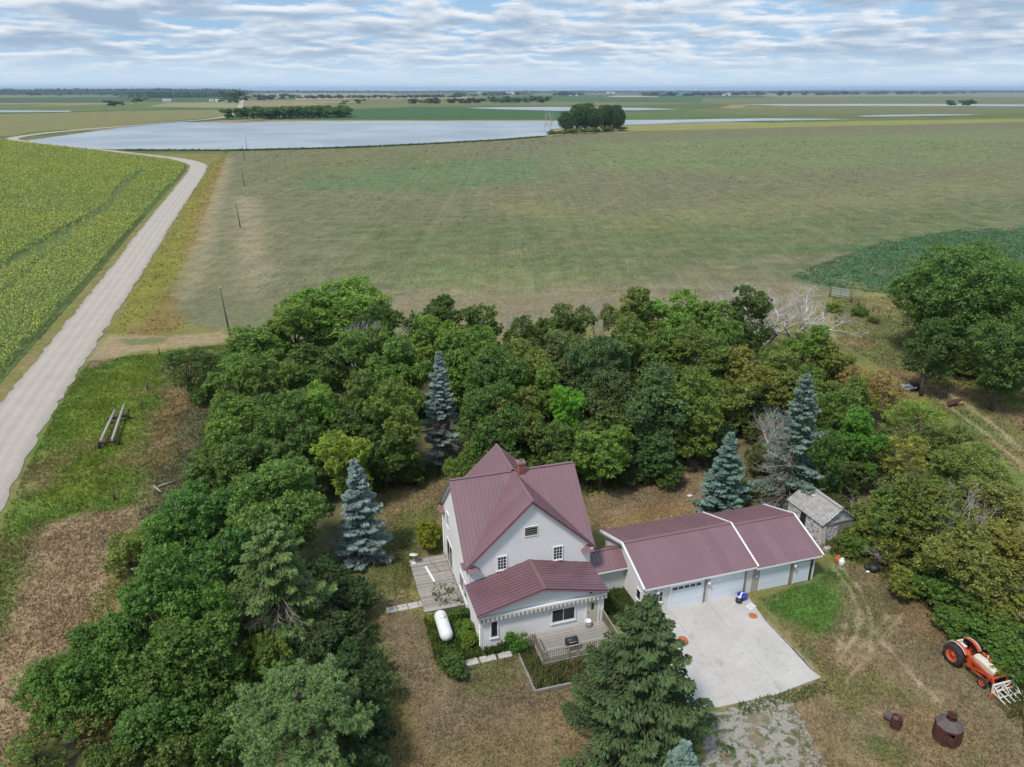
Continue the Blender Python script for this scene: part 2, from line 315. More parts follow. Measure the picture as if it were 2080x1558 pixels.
def grid_mesh(name, x0, x1, y0, y1, cell, mat, zf=None, keep=None):
    xs = np.arange(x0, x1 + cell * .5, cell); ys = np.arange(y0, y1 + cell * .5, cell)
    X, Y = np.meshgrid(xs, ys); Z = zf(X, Y) if zf else np.zeros_like(X)
    nx, ny = len(xs), len(ys); C = paint(X, Y)
    V = np.stack([X, Y, Z], -1).reshape(-1, 3)
    i = np.arange(ny * nx).reshape(ny, nx); F = np.stack([i[:-1, :-1], i[:-1, 1:], i[1:, 1:], i[1:, :-1]], -1).reshape(-1, 4)
    if keep is not None: F = F[keep(X, Y)[:-1, :-1].ravel()]
    m = bpy.data.meshes.new(name); m.vertices.add(len(V)); m.vertices.foreach_set('co', V.astype(np.float32).ravel())
    m.loops.add(len(F) * 4); m.loops.foreach_set('vertex_index', F.astype(np.int32).ravel())
    m.polygons.add(len(F)); m.polygons.foreach_set('loop_start', np.arange(0, len(F) * 4, 4, dtype=np.int32))
    a = m.color_attributes.new('Col', 'FLOAT_COLOR', 'POINT'); cc = np.ones((len(V), 4), np.float32); cc[:, :3] = C.reshape(-1, 3); a.data.foreach_set('color', cc.ravel())
    m.update(); m.validate(); m.materials.append(mat); m.polygons.foreach_set('use_smooth', [True] * len(F))
    return m
def ground_mat(name, fine, mid, rows=None, bump=.5, con=.18):
    m, t, b = newmat(name); L = t.links.new
    col = N(t, 'ShaderNodeVertexColor', layer_name='Col').outputs[0]; p = GEO(t)
    n1 = NOISE(t, p, fine, 5, .7); n2 = NOISE(t, p, mid, 5, .62, .3)
    f = MATH(t, 'ADD', MATH(t, 'MULTIPLY', n1, .55), MATH(t, 'MULTIPLY', n2, .45))
    if rows:
        mp = N(t, 'ShaderNodeMapping'); mp.inputs['Rotation'].default_value = (0, 0, R(rows[0])); mp.inputs['Scale'].default_value = (rows[1], rows[2], 1)
        L(p, mp.inputs[0]); n3 = NOISE(t, mp.outputs[0], 1, 4, .6)
        mp2 = N(t, 'ShaderNodeMapping'); mp2.inputs['Rotation'].default_value = (0, 0, R(rows[0])); mp2.inputs['Scale'].default_value = (.42, .006, 1); L(p, mp2.inputs[0]); n4 = NOISE(t, mp2.outputs[0], 1, 3, .6)
        f = MATH(t, 'ADD', MATH(t, 'MULTIPLY', f, .66), MATH(t, 'ADD', MATH(t, 'MULTIPLY', n3, .2), MATH(t, 'MULTIPLY', n4, .14)))
    fac = RAMP(t, f, .5 - con, .5 + con, False)
    g = N(t, 'ShaderNodeGamma'); g.inputs[1].default_value = 1.0; L(col, g.inputs[0])
    dk = MIX(t, 1.0, g.outputs[0], (.5, .53, .5), 'MULTIPLY'); lt = MIX(t, 1.0, g.outputs[0], (1.5, 1.45, 1.4), 'MULTIPLY')
    c = MIX(t, fac, dk, lt)
    straw = RAMP(t, NOISE(t, p, fine * 1.9, 3, .7), .60, .70)
    c = MIX(t, MATH(t, 'MULTIPLY', straw, .2), c, (.34, .29, .18))
    L(c, b.inputs['Base Color']); b.inputs['Roughness'].default_value = .95; b.inputs['Specular IOR Level'].default_value = .1
    BUMP(t, b, f, bump, .12)
    return m
M_yard = ground_mat('grass', 6.5, 1.1, bump=.7)
M_field = ground_mat('field_stubble', 1.6, .22, rows=(-17.5, 2.0, .16), bump=.5, con=.13)
def und(X, Y): return (fbm(X * .3, Y * .3, 3) - 1) * .05
tag(link('grass_ground', grid_mesh('grass_ground', -112, 112, 22, 135.4, .45, M_yard, und)), kind='structure')
tag(link('stubble_field', grid_mesh('stubble_field', -330, 660, 135, 960, 3.0, M_field, lambda X, Y: X * 0 - .05, lambda X, Y: (sdist(X, Y, STUB) < 3) | ((Y < 470) & (X > -300)))), kind='structure')
# the plain out to the horizon
def far_ground_mat():
    m, t, b = newmat('far_plain'); L = t.links.new; p = GEO(t)
    mp = N(t, 'ShaderNodeMapping'); mp.inputs['Rotation'].default_value = (0, 0, R(19)); mp.inputs['Scale'].default_value = (.0016, .0016, 1); L(p, mp.inputs[0])
    vo = N(t, 'ShaderNodeTexVoronoi', distance='CHEBYCHEV'); vo.inputs['Scale'].default_value = 1; vo.inputs['Randomness'].default_value = .55; L(mp.outputs[0], vo.inputs['Vector'])
    sp = N(t, 'ShaderNodeSeparateColor'); L(vo.outputs['Color'], sp.inputs[0])
    a = MIX(t, RAMP(t, sp.outputs[0], .25, .6), (.135, .16, .055), (.08, .125, .045))
    a = MIX(t, RAMP(t, sp.outputs[1], .7, .74), a, (.27, .22, .12))
    a = MIX(t, RAMP(t, sp.outputs[2], .6, .64), a, (.17, .175, .075))
    n = NOISE(t, p, .02, 6, .65)
    c = MIX(t, RAMP(t, n, .35, .65), MIX(t, 1, a, (.75, .78, .75), 'MULTIPLY'), MIX(t, 1, a, (1.2, 1.17, 1.1), 'MULTIPLY'))
    L(c, b.inputs['Base Color']); b.inputs['Roughness'].default_value = 1; b.inputs['Specular IOR Level'].default_value = .1
    return m
M_far = far_ground_mat()
g = MB(); S_ = 26000
g.add([(-S_, -400, -.3), (S_, -400, -.3), (S_, 28000, -.3), (-S_, 28000, -.3)], [(0, 1, 2, 3)])
tag(g.build('ground', M_far), kind='structure')
# far fields
def sheet(name, pts, z, mat, sub=6, jit=0, seed=0):
    r = random.Random(seed); out = []
    for (a, b) in zip(pts, pts[1:] + pts[:1]):
        for k in range(sub):
            f = k / sub; x = a[0] + (b[0] - a[0]) * f; y = a[1] + (b[1] - a[1]) * f
            out.append((x + r.uniform(-jit, jit), y + r.uniform(-jit, jit), z))
    m = MB(); m.add(out, [tuple(range(len(out)))]); me = m.mesh(name, mat)
    if me.polygons[0].normal.z < 0: me.flip_normals()
    return link(name, me)
def crop(name, col, var=.3, sc=.05, st=(1, 1, 1)):
    return plain(name, col, .95, var, sc, spec=.1, coords='geo', stretch=st)
FIELDS = [
 ([(-344.5,973.8),(-315.3,1040.8),(-223.3,1040.8),(59.1,1040.8),(140.3,1059.0),(193.8,1467.9),(-91.2,1816.7),(-234.9,1872.1),(-329.4,1542.0),(-315.8,1138.5),(-335.9,1023.2)], (.055,.115,.04)),
 ([(-414.3,522.3),(-407.1,614.5),(-452.2,726.8),(-439.9,826.9),(-436.8,973.8),(-435.2,1077.8),(-416.8,1160.2),(-567.1,1623.9),(-717.0,1542.0),(-839.7,1282.6),(-942.3,1206.3)], (.19,.185,.075)),
 ([(-1060.7,1623.9),(-930.2,1764.3),(-582.4,1668.2),(-888.2,2579.6),(-1146.6,2579.6),(-1175.6,2060.8),(-1259.6,1931.1)], (.12,.16,.055)),
 ([(-896.3,1931.1),(-615.7,1764.3),(-891.4,2579.6),(-1085.2,2475.8)], (.24,.24,.11)),
 ([(104.0,744.8),(116.7,735.7),(355.3,850.3),(629.8,958.4),(941.2,1097.3),(994.5,1160.2),(707.1,1077.8),(470.2,1006.2),(266.1,914.8),(123.8,850.3)], (.23,.23,.075)),
 ([(-897.5,3262.2),(-629.8,3876.5),(-242.2,3876.5),(-238.5,4774.4),(-719.8,4432.4),(-1136.9,4135.9)], (.36,.27,.18)),
 ([(-346.8,1623.9),(-242.2,1931.1),(-51.7,2060.8),(335.9,2060.8),(635.6,2475.8),(105.7,2815.4),(-417.4,2380.0),(-525.1,1993.8)], (.16,.165,.075)),
 ([(-193.8,2815.4),(458.0,2815.4),(1279.0,3098.3),(1647.2,5173.5),(1259.6,7767.4),(-129.2,5173.5)], (.075,.125,.045)),
 ([(279.1,1230.7),(532.9,1282.6),(876.2,1339.0),(1162.7,1467.9),(1526.1,1931.1),(1151.6,1764.3),(710.5,1714.9),(387.6,1623.9)], (.145,.155,.065)),
 ([(159.2,1097.3),(258.4,1138.5),(387.6,1138.5),(350.7,1467.9),(207.3,1433.4)], (.1,.15,.05)),
 ([(566.5,2380.0),(1612.3,2475.8),(1954.7,2692.3),(3211.3,4432.4),(2563.9,4774.4),(1007.7,4135.9)], (.15,.165,.075)),
 ([(-1612.3,2475.8),(-960.5,2692.3),(-1434.0,4135.9),(-2390.0,5173.5),(-2879.1,4432.4)], (.07,.11,.045)),
 ([(-1259.6,3876.5),(-1421.1,5173.5),(-1162.7,7767.4),(-1860.3,12436.5),(-3229.8,10361.3)], (.27,.25,.15)),
 ([(566.5,4774.4),(894.4,4774.4),(1124.0,6211.1),(813.9,6211.1)], (.4,.33,.25)),
 ([(1431.0,4774.4),(2153.2,6902.8),(8061.5,12436.5),(7493.0,10361.3),(3746.5,5173.5),(2131.6,5173.5)], (.2,.22,.13)),
]
for i, (p_, c_) in enumerate(FIELDS):
    tag(sheet('crop_field', p_, -.16 + .015 * (i % 7), crop('crop_%d' % i, c_), 8, 0, i), kind='structure')
# water
def water_mat():
    m, t, b = newmat('lake_water'); L = t.links.new; p = GEO(t)
    b.inputs['Base Color'].default_value = (.16, .2, .24, 1); b.inputs['Roughness'].default_value = .3; b.inputs['IOR'].default_value = 1.33
    b.inputs['Specular IOR Level'].default_value = .9
    mp = N(t, 'ShaderNodeMapping'); mp.inputs['Rotation'].default_value = (0, 0, R(18)); mp.inputs['Scale'].default_value = (.5, .16, 1); L(p, mp.inputs[0])
    n1 = NOISE(t, mp.outputs[0], 1.0, 5, .6, .3); n2 = NOISE(t, p, .012, 4, .6, .5)
    h = MATH(t, 'MULTIPLY', n1, MATH(t, 'ADD', .35, n2))
    L(MIX(t, RAMP(t, n2, .35, .65), (.2, .25, .29), (.34, .37, .39)), b.inputs['Base Color'])
    BUMP(t, b, h, .6, .6)
    return m
M_water = water_mat()
LAKE = [(-373.3,590.0),(-358.3,573.0),(-316.2,531.7),(-255.2,504.4),(-182.6,500.1),(-156.3,508.8),(-120.3,522.3),(-96.0,536.6),(-51.2,573.0),(-11.6,608.2),(16.3,641.0),(32.3,677.4),(38.8,783.8),(127.3,875.0),(214.7,943.4),(330.4,1006.2),(471.1,1059.0),(359.9,1097.3),(223.3,1040.8),(148.6,1023.2),(56.3,989.7),(-87.5,989.7),(-212.5,989.7),(-295.3,973.8),(-328.9,928.9),(-405.7,958.4),(-410.7,914.8),(-408.2,815.7),(-392.0,701.2),(-381.6,627.4)]
tag(sheet('lake', LAKE, -.02, M_water, 8, 1.5, 3), kind='structure')
for k, P_ in enumerate(([(-110.7,1764.3),(-34.2,1816.7),(94.0,1872.1),(287.9,1764.3),(351.9,1623.9),(251.9,1542.0),(85.1,1504.0),(-20.4,1623.9)],
           [(643.6,2209.0),(947.4,2291.3),(1234.5,2291.3),(1439.5,2209.0),(1744.1,2209.0),(1575.3,1993.8),(1259.6,1931.1),(950.2,1993.8),(700.1,1993.8)],
           [(530.4,1206.3),(601.1,1256.1),(694.4,1282.6),(775.1,1282.6),(713.1,1230.7),(603.7,1182.8),(526.5,1160.2)],
           [(-1077.6,1504.0),(-1007.7,1542.0),(-846.0,1504.0),(-811.2,1433.4),(-916.1,1400.5),(-981.9,1369.1)],
           [(7266.9,25924.9),(16665.5,31112.7),(22479.1,31112.7),(14986.1,20737.0),(10416.0,19440.1)])):
    tag(sheet('pond', P_, .0 + .01 * k, M_water, 6, 2, k), kind='structure')
# gravel road with wheel lanes, its edges a little ragged
def gravel_mat():
    m, t, b = newmat('gravel'); L = t.links.new; p = GEO(t)
    la = N(t, 'ShaderNodeVertexColor', layer_name='Col'); 
    n1 = NOISE(t, p, 9, 5, .75); n2 = NOISE(t, p, .35, 5, .6, .4)
    c = MIX(t, RAMP(t, n2, .3, .7), (.415, .375, .335), (.45, .41, .37))
    c = MIX(t, RAMP(t, n1, .3, .75), MIX(t, 1, c, (.75, .74, .72), 'MULTIPLY'), MIX(t, 1, c, (1.18, 1.17, 1.16), 'MULTIPLY'))
    c = MIX(t, 1, c, la.outputs[0], 'MULTIPLY')
    L(c, b.inputs['Base Color']); b.inputs['Roughness'].default_value = .95; b.inputs['Specular IOR Level'].default_value = .15
    BUMP(t, b, n1, .5, .05)
    return m
M_gravel = gravel_mat()
def smooth_line(P, step):
    P = [np.array(p, float) for p in P]; out = []
    for i in range(len(P) - 1):
        p0, p1, p2, p3 = P[max(i - 1, 0)], P[i], P[i + 1], P[min(i + 2, len(P) - 1)]
        n = max(2, int(np.linalg.norm(p2 - p1) / step(p1[1])))
        for k in range(n):
            t = k / n; out.append(.5 * ((2 * p1) + (-p0 + p2) * t + (2 * p0 - 5 * p1 + 4 * p2 - p3) * t * t + (-p0 + 3 * p1 - 3 * p2 + p3) * t ** 3))
    out.append(P[-1]); return np.array(out)
def road_strip(name, line, half, z, lanes, mat, jit, step):
    C = smooth_line(line, step); T = np.gradient(C, axis=0); T /= np.linalg.norm(T, axis=1)[:, None] + 1e-9; Nn = np.stack([T[:, 1], -T[:, 0]], 1)
    r = np.random.default_rng(5); K = len(lanes); n = len(C); V = []; Cc = []
    hw = half(C[:, 1]) if callable(half) else np.full(n, half)
    for k, (u, sh) in enumerate(lanes):
        e = jit * (r.random(n) - .5) * 2 if k in (0, K - 1) else 0
        V.append(np.concatenate([C + Nn * (u * hw + e)[:, None] if not np.isscalar(e) else C + Nn * (u * hw)[:, None], np.full((n, 1), z + .10 * (1 - u * u) - .03)], 1)); Cc.append(np.full(n, sh))
    V = np.stack(V, 1).reshape(-1, 3); Cc = np.stack(Cc, 1).ravel()
    i = np.arange(n * K).reshape(n, K); F = np.stack([i[:-1, :-1], i[:-1, 1:], i[1:, 1:], i[1:, :-1]], -1).reshape(-1, 4)
    m = bpy.data.meshes.new(name); m.from_pydata(V.tolist(), [], F.tolist()); m.update()
    a = m.color_attributes.new('Col', 'FLOAT_COLOR', 'POINT'); cc = np.ones((len(V), 4), np.float32); cc[:, :3] = Cc[:, None]; a.data.foreach_set('color', cc.ravel())
    if m.polygons[0].normal.z < 0: m.flip_normals()
    m.materials.append(mat); return link(name, m)
LN = [(-1, .82), (-.86, .9), (-.66, 1.04), (-.4, .93), (-.22, 1.05), (.02, .92), (.25, 1.06), (.4, .95), (.6, 1.04), (.86, .9), (1, .82)]
tag(road_strip('gravel_road', ROAD, lambda y: np.interp(y, [0, 60, 160, 400, 600, 1200, 3000, 10000], [3.4, 3.3, 3.6, 4.2, 5, 5.5, 7, 12]), .06, LN, M_gravel, .28, lambda y: np.interp(y, [0, 100, 400, 1500, 9000], [1.2, 1.5, 4, 20, 300])), kind='structure')

# ---------------------------------------------------------------- house, breezeway, garage, shed
M_siding = plain('pale_siding', (.73, .725, .73), .55, .06, .5, dirt=((.45, .45, .44), .62, .35))
M_siding2 = plain('garage_siding', (.6, .6, .6), .6, .08, .6, dirt=((.4, .38, .35), .6, .4))
M_tan = plain('tan_siding', (.36, .33, .29), .6, .08, .8)
M_white = plain('white_trim', (.78, .79, .8), .45, .05, 1.5, dirt=((.5, .48, .45), .66, .4))
M_door = plain('white_door', (.68, .74, .8), .4, .04, .8)
M_dark = plain('dark_gap', (.02, .02, .02), .8, .2)
M_cream = plain('cream_door', (.5, .47, .38), .5, .1, 2)
M_roof = plain('maroon_metal', (.205, .116, .134), .42, .08, .35, spec=.7, dirt=((.2, .13, .13), .6, .4), each=.07)
M_roof2 = plain('maroon_gloss', (.16, .082, .098), .32, .1, .35, spec=.8, dirt=((.18, .1, .1), .6, .4), each=.07)
M_roofcap = plain('maroon_cap', (.19, .1, .11), .4, .12, 1.5, spec=.7)
M_roofdeck = plain('roof_underside', (.2, .17, .15), .9)
M_conc = plain('concrete', (.46, .44, .42), .9, .15, .45, spec=.2, dirt=((.27, .24, .21), .55, .5), bump=.2)
M_wood = plain('grey_wood', (.33, .31, .285), .85, .3, 2.5, spec=.2, dirt=((.16, .15, .13), .55, .6), stretch=(1, 7, 1), bump=.3, each=.22)
M_wood2 = plain('brown_wood', (.25, .215, .17), .85, .35, 3, spec=.2, dirt=((.12, .1, .08), .55, .6), bump=.3)
M_brick = plain('brick', (.28, .09, .065), .9, .45, 6, spec=.2, bump=.3)
M_oldcap = plain('sooty_cap', (.2, .16, .15), .95, .3, 5); M_mortar = plain('mortar', (.42, .38, .35), .95, .2, 5)
def glass_mat():
    m, t, b = newmat('window_glass'); b.inputs['Base Color'].default_value = (.018, .024, .026, 1); b.inputs['Roughness'].default_value = .06
    b.inputs['Specular IOR Level'].default_value = .6; return m
M_glass = glass_mat()
TH = R(17.0)
HO = (-2.11, 40.46, 0)
def clip(poly, s0, s1):
    """clip a convex (s,t) polygon to s0<=s<=s1"""
    for v, sgn in ((s0, 1), (s1, -1)):
        out = []
        for p, q in zip(poly, poly[1:] + poly[:1]):
            a, b = (p[0] - v) * sgn, (q[0] - v) * sgn
            if a >= 0: out.append(p)
            if (a < 0) != (b < 0):
                f = a / (a - b); out.append((v, p[1] + (q[1] - p[1]) * f))
        poly = out
        if len(poly) < 3: return []
    return poly
def roof_slope(parent, o, r, d, poly, sheet_w=.92, rib=.306, mat=None):
    """ribbed metal sheets over a slope: o origin, r along the ridge, d down the slope"""
    mat = mat or M_roof; o, r, d = Vector(o), Vector(r).normalized(), Vector(d).normalized()
    n = r.cross(d)
    if n.z < 0: n = -n
    P = lambda s, t, h: o + r * s + d * t + n * h
    A = sum(p[0] * q[1] - q[0] * p[1] for p, q in zip(poly, poly[1:] + poly[:1]))
    if A < 0: poly = poly[::-1]
    flip = r.cross(d).z < 0
    smin, smax = min(p[0] for p in poly), max(p[0] for p in poly); s = smin
    while s < smax - .05:
        c = clip(poly, s + .002, min(s + sheet_w, smax) - .002)
        if len(c) >= 3:
            m = MB(); top = [P(u, t, .05) for u, t in c]
            if flip: top = top[::-1]
            m.poly(top, .025, n)
            k = 0
            while k * rib < sheet_w - .02:
                u = s + .05 + k * rib; k += 1
                e = clip(poly, u - .001, u + .001) if u < smax - .03 else []
                if e:
                    t0, t1 = min(p[1] for p in e), max(p[1] for p in e)
                    if t1 - t0 > .1: m.bar(P(u, t0 + .01, .06), P(u, t1 - .01, .06), .045, .034, n)
            m.build('roof_sheet', mat, parent)
        s += sheet_w
def siding(m, xl, xr, z0, z1, y, course=.13):
    """lapped boards on a wall facing -y; xl, xr give the ends at a height"""
    z = z0
    while z < z1 - .01:
        t = min(z + course, z1); a, b, c, d = xl(z), xr(z), xr(t), xl(t)
        if d > c: d = c = (d + c) / 2
        v = [(a, y - .03, z), (b, y - .03, z), (c, y - .003, t), (d, y - .003, t), (a, y + .06, z), (b, y + .06, z), (c, y + .06, t), (d, y + .06, t)]
        m.add(v, [(0, 1, 2, 3), (4, 5, 1, 0), (0, 3, 7, 4), (1, 5, 6, 2), (5, 4, 7, 6), (3, 2, 6, 7)]); z = t
    return m
def wall(parent, name, x0, x1, z0, z1, origin, rz, mat, peak=None, course=.17):
    """a lapped wall, optional gable peak=(x, z); its own axes: x along, -y out"""
    m = MB(); siding(m, lambda z: x0, lambda z: x1, z0, z1, 0, course)
    if peak:
        px, pz = peak
        siding(m, lambda z: x0 + (px - x0) * (z - z1) / (pz - z1), lambda z: x1 + (px - x1) * (z - z1) / (pz - z1), z1, pz, 0, course)
    return m.build(name, mat, parent, origin, rz)
def window(parent, origin, rz, w, h, cols=1, rows=1, fr=.09, name='window'):
    f = MB()
    f.box(-fr, w + fr, -.075, -.005, -fr, 0).box(-fr, w + fr, -.075, -.005, h, h + fr).box(-fr, 0, -.07, -.005, 0, h).box(w, w + fr, -.07, -.005, 0, h)
    f.box(-fr - .03, w + fr + .03, -.11, -.004, -fr - .03, -fr - .002)
    o = f.build(name, M_white, parent, origin, rz)
    MB().box(.0, w, -.04, -.03, 0, h).build('pane', M_glass, o)
    b = MB()
    for i in range(1, cols): b.box(w * i / cols - .016, w * i / cols + .016, -.058, -.042, 0, h)
    for i in range(1, rows): b.box(0, w, -.056, -.043, h * i / rows - .014, h * i / rows + .014)
    if b.v: b.build('muntin', M_white, o)
    return o
house = empty('farmhouse', HO, TH, 'two storey white farmhouse with maroon metal cross gable roof and brick chimney', 'house')
S, Sb, b1, zr, ze, oh = 9.2, 8.85, 3.15, 9.3, 4.7, .28
bc = b1 + Sb / 2
# walls: four gables over a square plan
MB().box(.05, S - .05, b1 + .06, b1 + Sb - .06, 0, 4.9).build('wall_core', M_siding, house)
wall(house, 'wall', 0, S, 0, 4.75, (0, b1, 0), 0, M_siding, (S / 2, 9.05))
wall(house, 'wall', 0, S, 0, 4.75, (S, b1 + Sb, 0), math.pi, M_siding, (S / 2, 9.05))
wall(house, 'wall', 0, Sb, 0, 4.75, (0, b1 + Sb, 0), -math.pi / 2, M_siding, (Sb / 2, 9.05))
wall(house, 'wall', 0, Sb, 0, 4.75, (S, b1, 0), math.pi / 2, M_siding, (Sb / 2, 9.05))
for (x, y) in ((0, b1), (S, b1), (0, b1 + Sb), (S, b1 + Sb)):
    MB().box(x - .045, x + .045, y - .045, y + .045, 0, 4.7).build('corner_board', M_white, house)
# roof
C_ = (S / 2, bc, zr); arms = []
rk = MB()
for sx, sy in ((0, -1), (0, 1), (-1, 0), (1, 0)):
    L_ = (S / 2 + oh) if sx else (Sb / 2 + oh); W_ = (Sb / 2 + oh) if sx else (S / 2 + oh); drop = zr - ze
    for sd in (-1, 1):
        d = (0, sd * W_, -drop) if sx else (sd * W_, 0, -drop); ld = math.hypot(W_, drop)
        arms.append(((sx, sy, 0), d, L_, ld))
    rk.bar(Vector(C_) + Vector((0, 0, .07)), Vector(C_) + Vector((sx * L_, sy * L_, .07)), .24, .035)
roof = rk.build('roof', M_roofcap, house)
for r_, d_, L_, ld in arms: roof_slope(roof, C_, r_, d_, [(0, 0), (L_, 0), (L_, ld)])
for sx, sy in ((0, -1), (0, 1), (-1, 0), (1, 0)):      # rake boards and soffits
    L_ = (S / 2 + oh) if sx else (Sb / 2 + oh); W_ = (Sb / 2 + oh) if sx else (S / 2 + oh)
    for sd in (-1, 1):
        a = Vector((S / 2 + sx * (L_ - .02), bc + sy * (L_ - .02), zr - .07)); b = a + Vector((0 if sx else sd * W_, sd * W_ if sx else 0, -(zr - ze)))
        MB().bar(a, b, .05, .17, (sx, sy, 0)).build('rake_trim', M_roof, roof)
        q = Vector((-sx * .17, -sy * .17, -.06)); MB().bar(a + q, b + q, .26, .03, (0, 0, 1)).build('soffit', M_white, roof)
# little cornice returns at the foot of each gable
def cornice(x, y, rz, side):
    m = MB(); w, p, h = .95, .42, .42
    v = [(0, 0, 0), (w * side, 0, 0), (w * side, -p, 0), (0, -p, 0), (0, 0, h), (w * .45 * side, 0, h)]
    m.add(v, [(0, 1, 2, 3), (3, 2, 5, 4), (1, 0, 4, 5), (2, 1, 5), (0, 3, 4)])
    m.build('cornice_return', M_roof, roof, (x, y, 4.42), rz)
cornice(-.2, b1 - .03, 0, 1); cornice(S + .2, b1 - .03, 0, -1)
cornice(-.03, b1 + .02, -math.pi / 2, -1); cornice(-.03, b1 + Sb + .2, -math.pi / 2, 1)
cornice(S + .03, b1 + .02, math.pi / 2, 1); cornice(S + .03, b1 + Sb + .2, math.pi / 2, -1)
# chimney
ch = MB().box(-.27, .27, -.27, .27, -1.5, 1.15).build('chimney', M_mortar, house, (5.2, 7.55, zr - .5))
bm = MB(); rr = random.Random(3)
for k in range(16):
    z = -.1 + k * .08
    for s in range(4):
        for j in range(3):
            u = -.3 + j * .2 + (.1 if k % 2 else 0)
            u0, u1 = max(u, -.29), min(u + .188, .29); pr = .285 + rr.uniform(-.004, .006)
            if u1 - u0 < .04: continue
            x0, x1, y0, y1 = (u0, u1, -pr, -.262) if s == 0 else (u0, u1, .262, pr) if s == 1 else (-pr - .002, -.263, u0, u1) if s == 2 else (.263, pr + .002, u0, u1)
            bm.box(x0, x1, y0, y1, z, z + .068)
tag(bm.build('bricks', M_brick, ch), kind='stuff')
MB().box(-.34, .34, -.34, .34, 1.16, 1.24).box(-.31, .31, -.31, .31, 1.241, 1.3).build('chimney_cap', M_oldcap, ch)
MB().lathe([(.13, 1.3), (.13, 1.42), (.1, 1.42), (.1, 1.3)], 10).build('flue', M_brick, ch)
# vent and windows
v = MB().box(-.05, .98, -.06, -.005, -.05, .0).box(-.05, .98, -.06, -.005, .72, .77).box(-.05, 0, -.055, -.005, 0, .72).box(.93, .98, -.055, -.005, 0, .72)
v = v.build('gable_vent', M_white, house, (4.12, b1 - .02, 6.45))
MB().box(0, .93, -.02, -.008, 0, .72).build('vent_back', M_dark, v)
for k in range(4): MB().bar((0, -.035, .12 + k * .17), (.93, -.035, .12 + k * .17), .02, .06, (0, -1, .6)).build('louvre', M_tan, v)
window(house, (2.1, b1 - .02, 4.05), 0, .6, 1.02, 3, 4)
window(house, (6.35, b1 - .02, 4.05), 0, .62, 1.02, 3, 4)
window(house, (-.02, 10.35, 3.95), -math.pi / 2, .7, 1.05, 2, 3)
window(house, (-.02, 6.0, 1.1), -math.pi / 2, 1.1, 1.3, 2, 1); window(house, (-.02, 4.6, 1.1), -math.pi / 2, .7, 1.3, 1, 2)
sd_ = MB().box(-.08, 1.88, -.06, -.005, -.02, .0).box(-.08, 1.88, -.06, -.005, 2.05, 2.13).box(-.08, 0, -.055, -.005, 0, 2.05).box(1.8, 1.88, -.055, -.005, 0, 2.05).box(.87, .93, -.06, -.006, 0, 2.05).build('patio_door', M_white, house, (-.02, 10.6, .4), -math.pi / 2)
MB().box(0, 1.8, -.035, -.02, 0, 2.05).build('pane', M_glass, sd_)
window(house, (S + .02, b1 + 3, 1.2), math.pi / 2, .8, 1.2, 1, 2)
# the front addition with its low gable
MB().box(.05, S - .3, .07, b1 + .02, 0, 2.85).build('wall_core', M_siding, house)
AW = S - .2
wall(house, 'wall', 0, AW, 0, 3.0, (0, 0, 0), 0, M_siding, (4.5, 4.1))
wall(house, 'wall', 0, b1, 0, 3.0, (0, b1, 0), -math.pi / 2, M_siding); wall(house, 'wall', 0, b1, 0, 3.0, (AW, 0, 0), math.pi / 2, M_siding)
for x in (0, AW): MB().box(x - .05, x + .05, -.05, .05, 0, 2.95).build('corner_board', M_white, house)
ra = MB().bar((4.45, -.42, 4.44), (4.45, b1 - .03, 4.44), .26, .03); lean = ra.build('addition_roof', M_roofcap, house)
for sx, hw in ((-1, 4.45 + .38), (1, S + .02 - 4.45)):
    ld = math.hypot(hw, 1.18)
    roof_slope(lean, (4.45, -.42, 4.37), (0, 1, 0), (sx * hw, 0, -1.18), [(0, 0), (b1 + .38, 0), (b1 + .38, ld), (0, ld)], .91, .303, M_roof2)
    MB().bar((4.45, -.40, 4.31), (4.45 + sx * hw, -.40, 3.13), .05, .2, (0, -1, 0)).build('rake_trim', M_roof, lean)
    MB().bar((4.45, -.2, 4.29), (4.45 + sx * (hw - .05), -.2, 3.12), .4, .03).build('soffit', M_white, lean)
for x in (-.37, S + .0): MB().box(x - .02, x + .02, -.4, b1 - .05, 3.05, 3.2).build('fascia', M_white, lean)
# retracted awning: white cassette with a striped scalloped valance
aw = MB().box(-.28, 9.2, -.26, -.06, 2.72, 2.87).box(-.28, 9.2, -.2, -.06, 2.6, 2.715).build('awning', M_white, house)
M_stripe = [plain('awning_cream', (.62, .6, .55), .9, .1), plain('awning_grey', (.27, .25, .23), .9, .1)]
k = 0; x = -.26
while x < 9.15:
    w = .155; m = MB(); pts = [(x, -.27, 2.74), (x, -.285, 2.52), (x + w * .25, -.287, 2.475), (x + w * .5, -.288, 2.46), (x + w * .75, -.287, 2.475), (x + w, -.285, 2.52), (x + w, -.27, 2.74)]
    m.poly(pts, .004, (0, -1, 0)); m.build('valance', M_stripe[k % 2], aw); x += w; k += 1
for x in (.2, 4.4, 8.7): MB().bar((x, -.16, 2.6), (x, -.02, 2.45), .05).build('awning_arm', M_white, aw)
window(house, (.7, -.02, .95), 0, .42, 1.28, 1, 1, .1)
window(house, (5.15, -.02, 1.12), 0, 1.66, 1.02, 2, 1, .12)
MB().box(4.28, 4.48, -.1, -.02, 3.72, 3.95).build('gable_light', M_white, house)
MB().box(7.95, 8.1, -.14, -.02, 3.02, 3.16).build('flood_light', M_dark, house)
dr = MB().box(7.65, 7.78, -.08, -.005, .4, 2.42).box(8.62, 8.75, -.08, -.005, .4, 2.42).box(7.65, 8.75, -.085, -.005, 2.42, 2.52).build('door', M_white, house)
MB().box(7.785, 8.615, -.06, -.02, .42, 2.41).build('door_leaf', M_cream, dr)
MB().box(8.1, 8.3, -.072, -.061, 1.55, 2.1).build('pane', M_glass, dr)
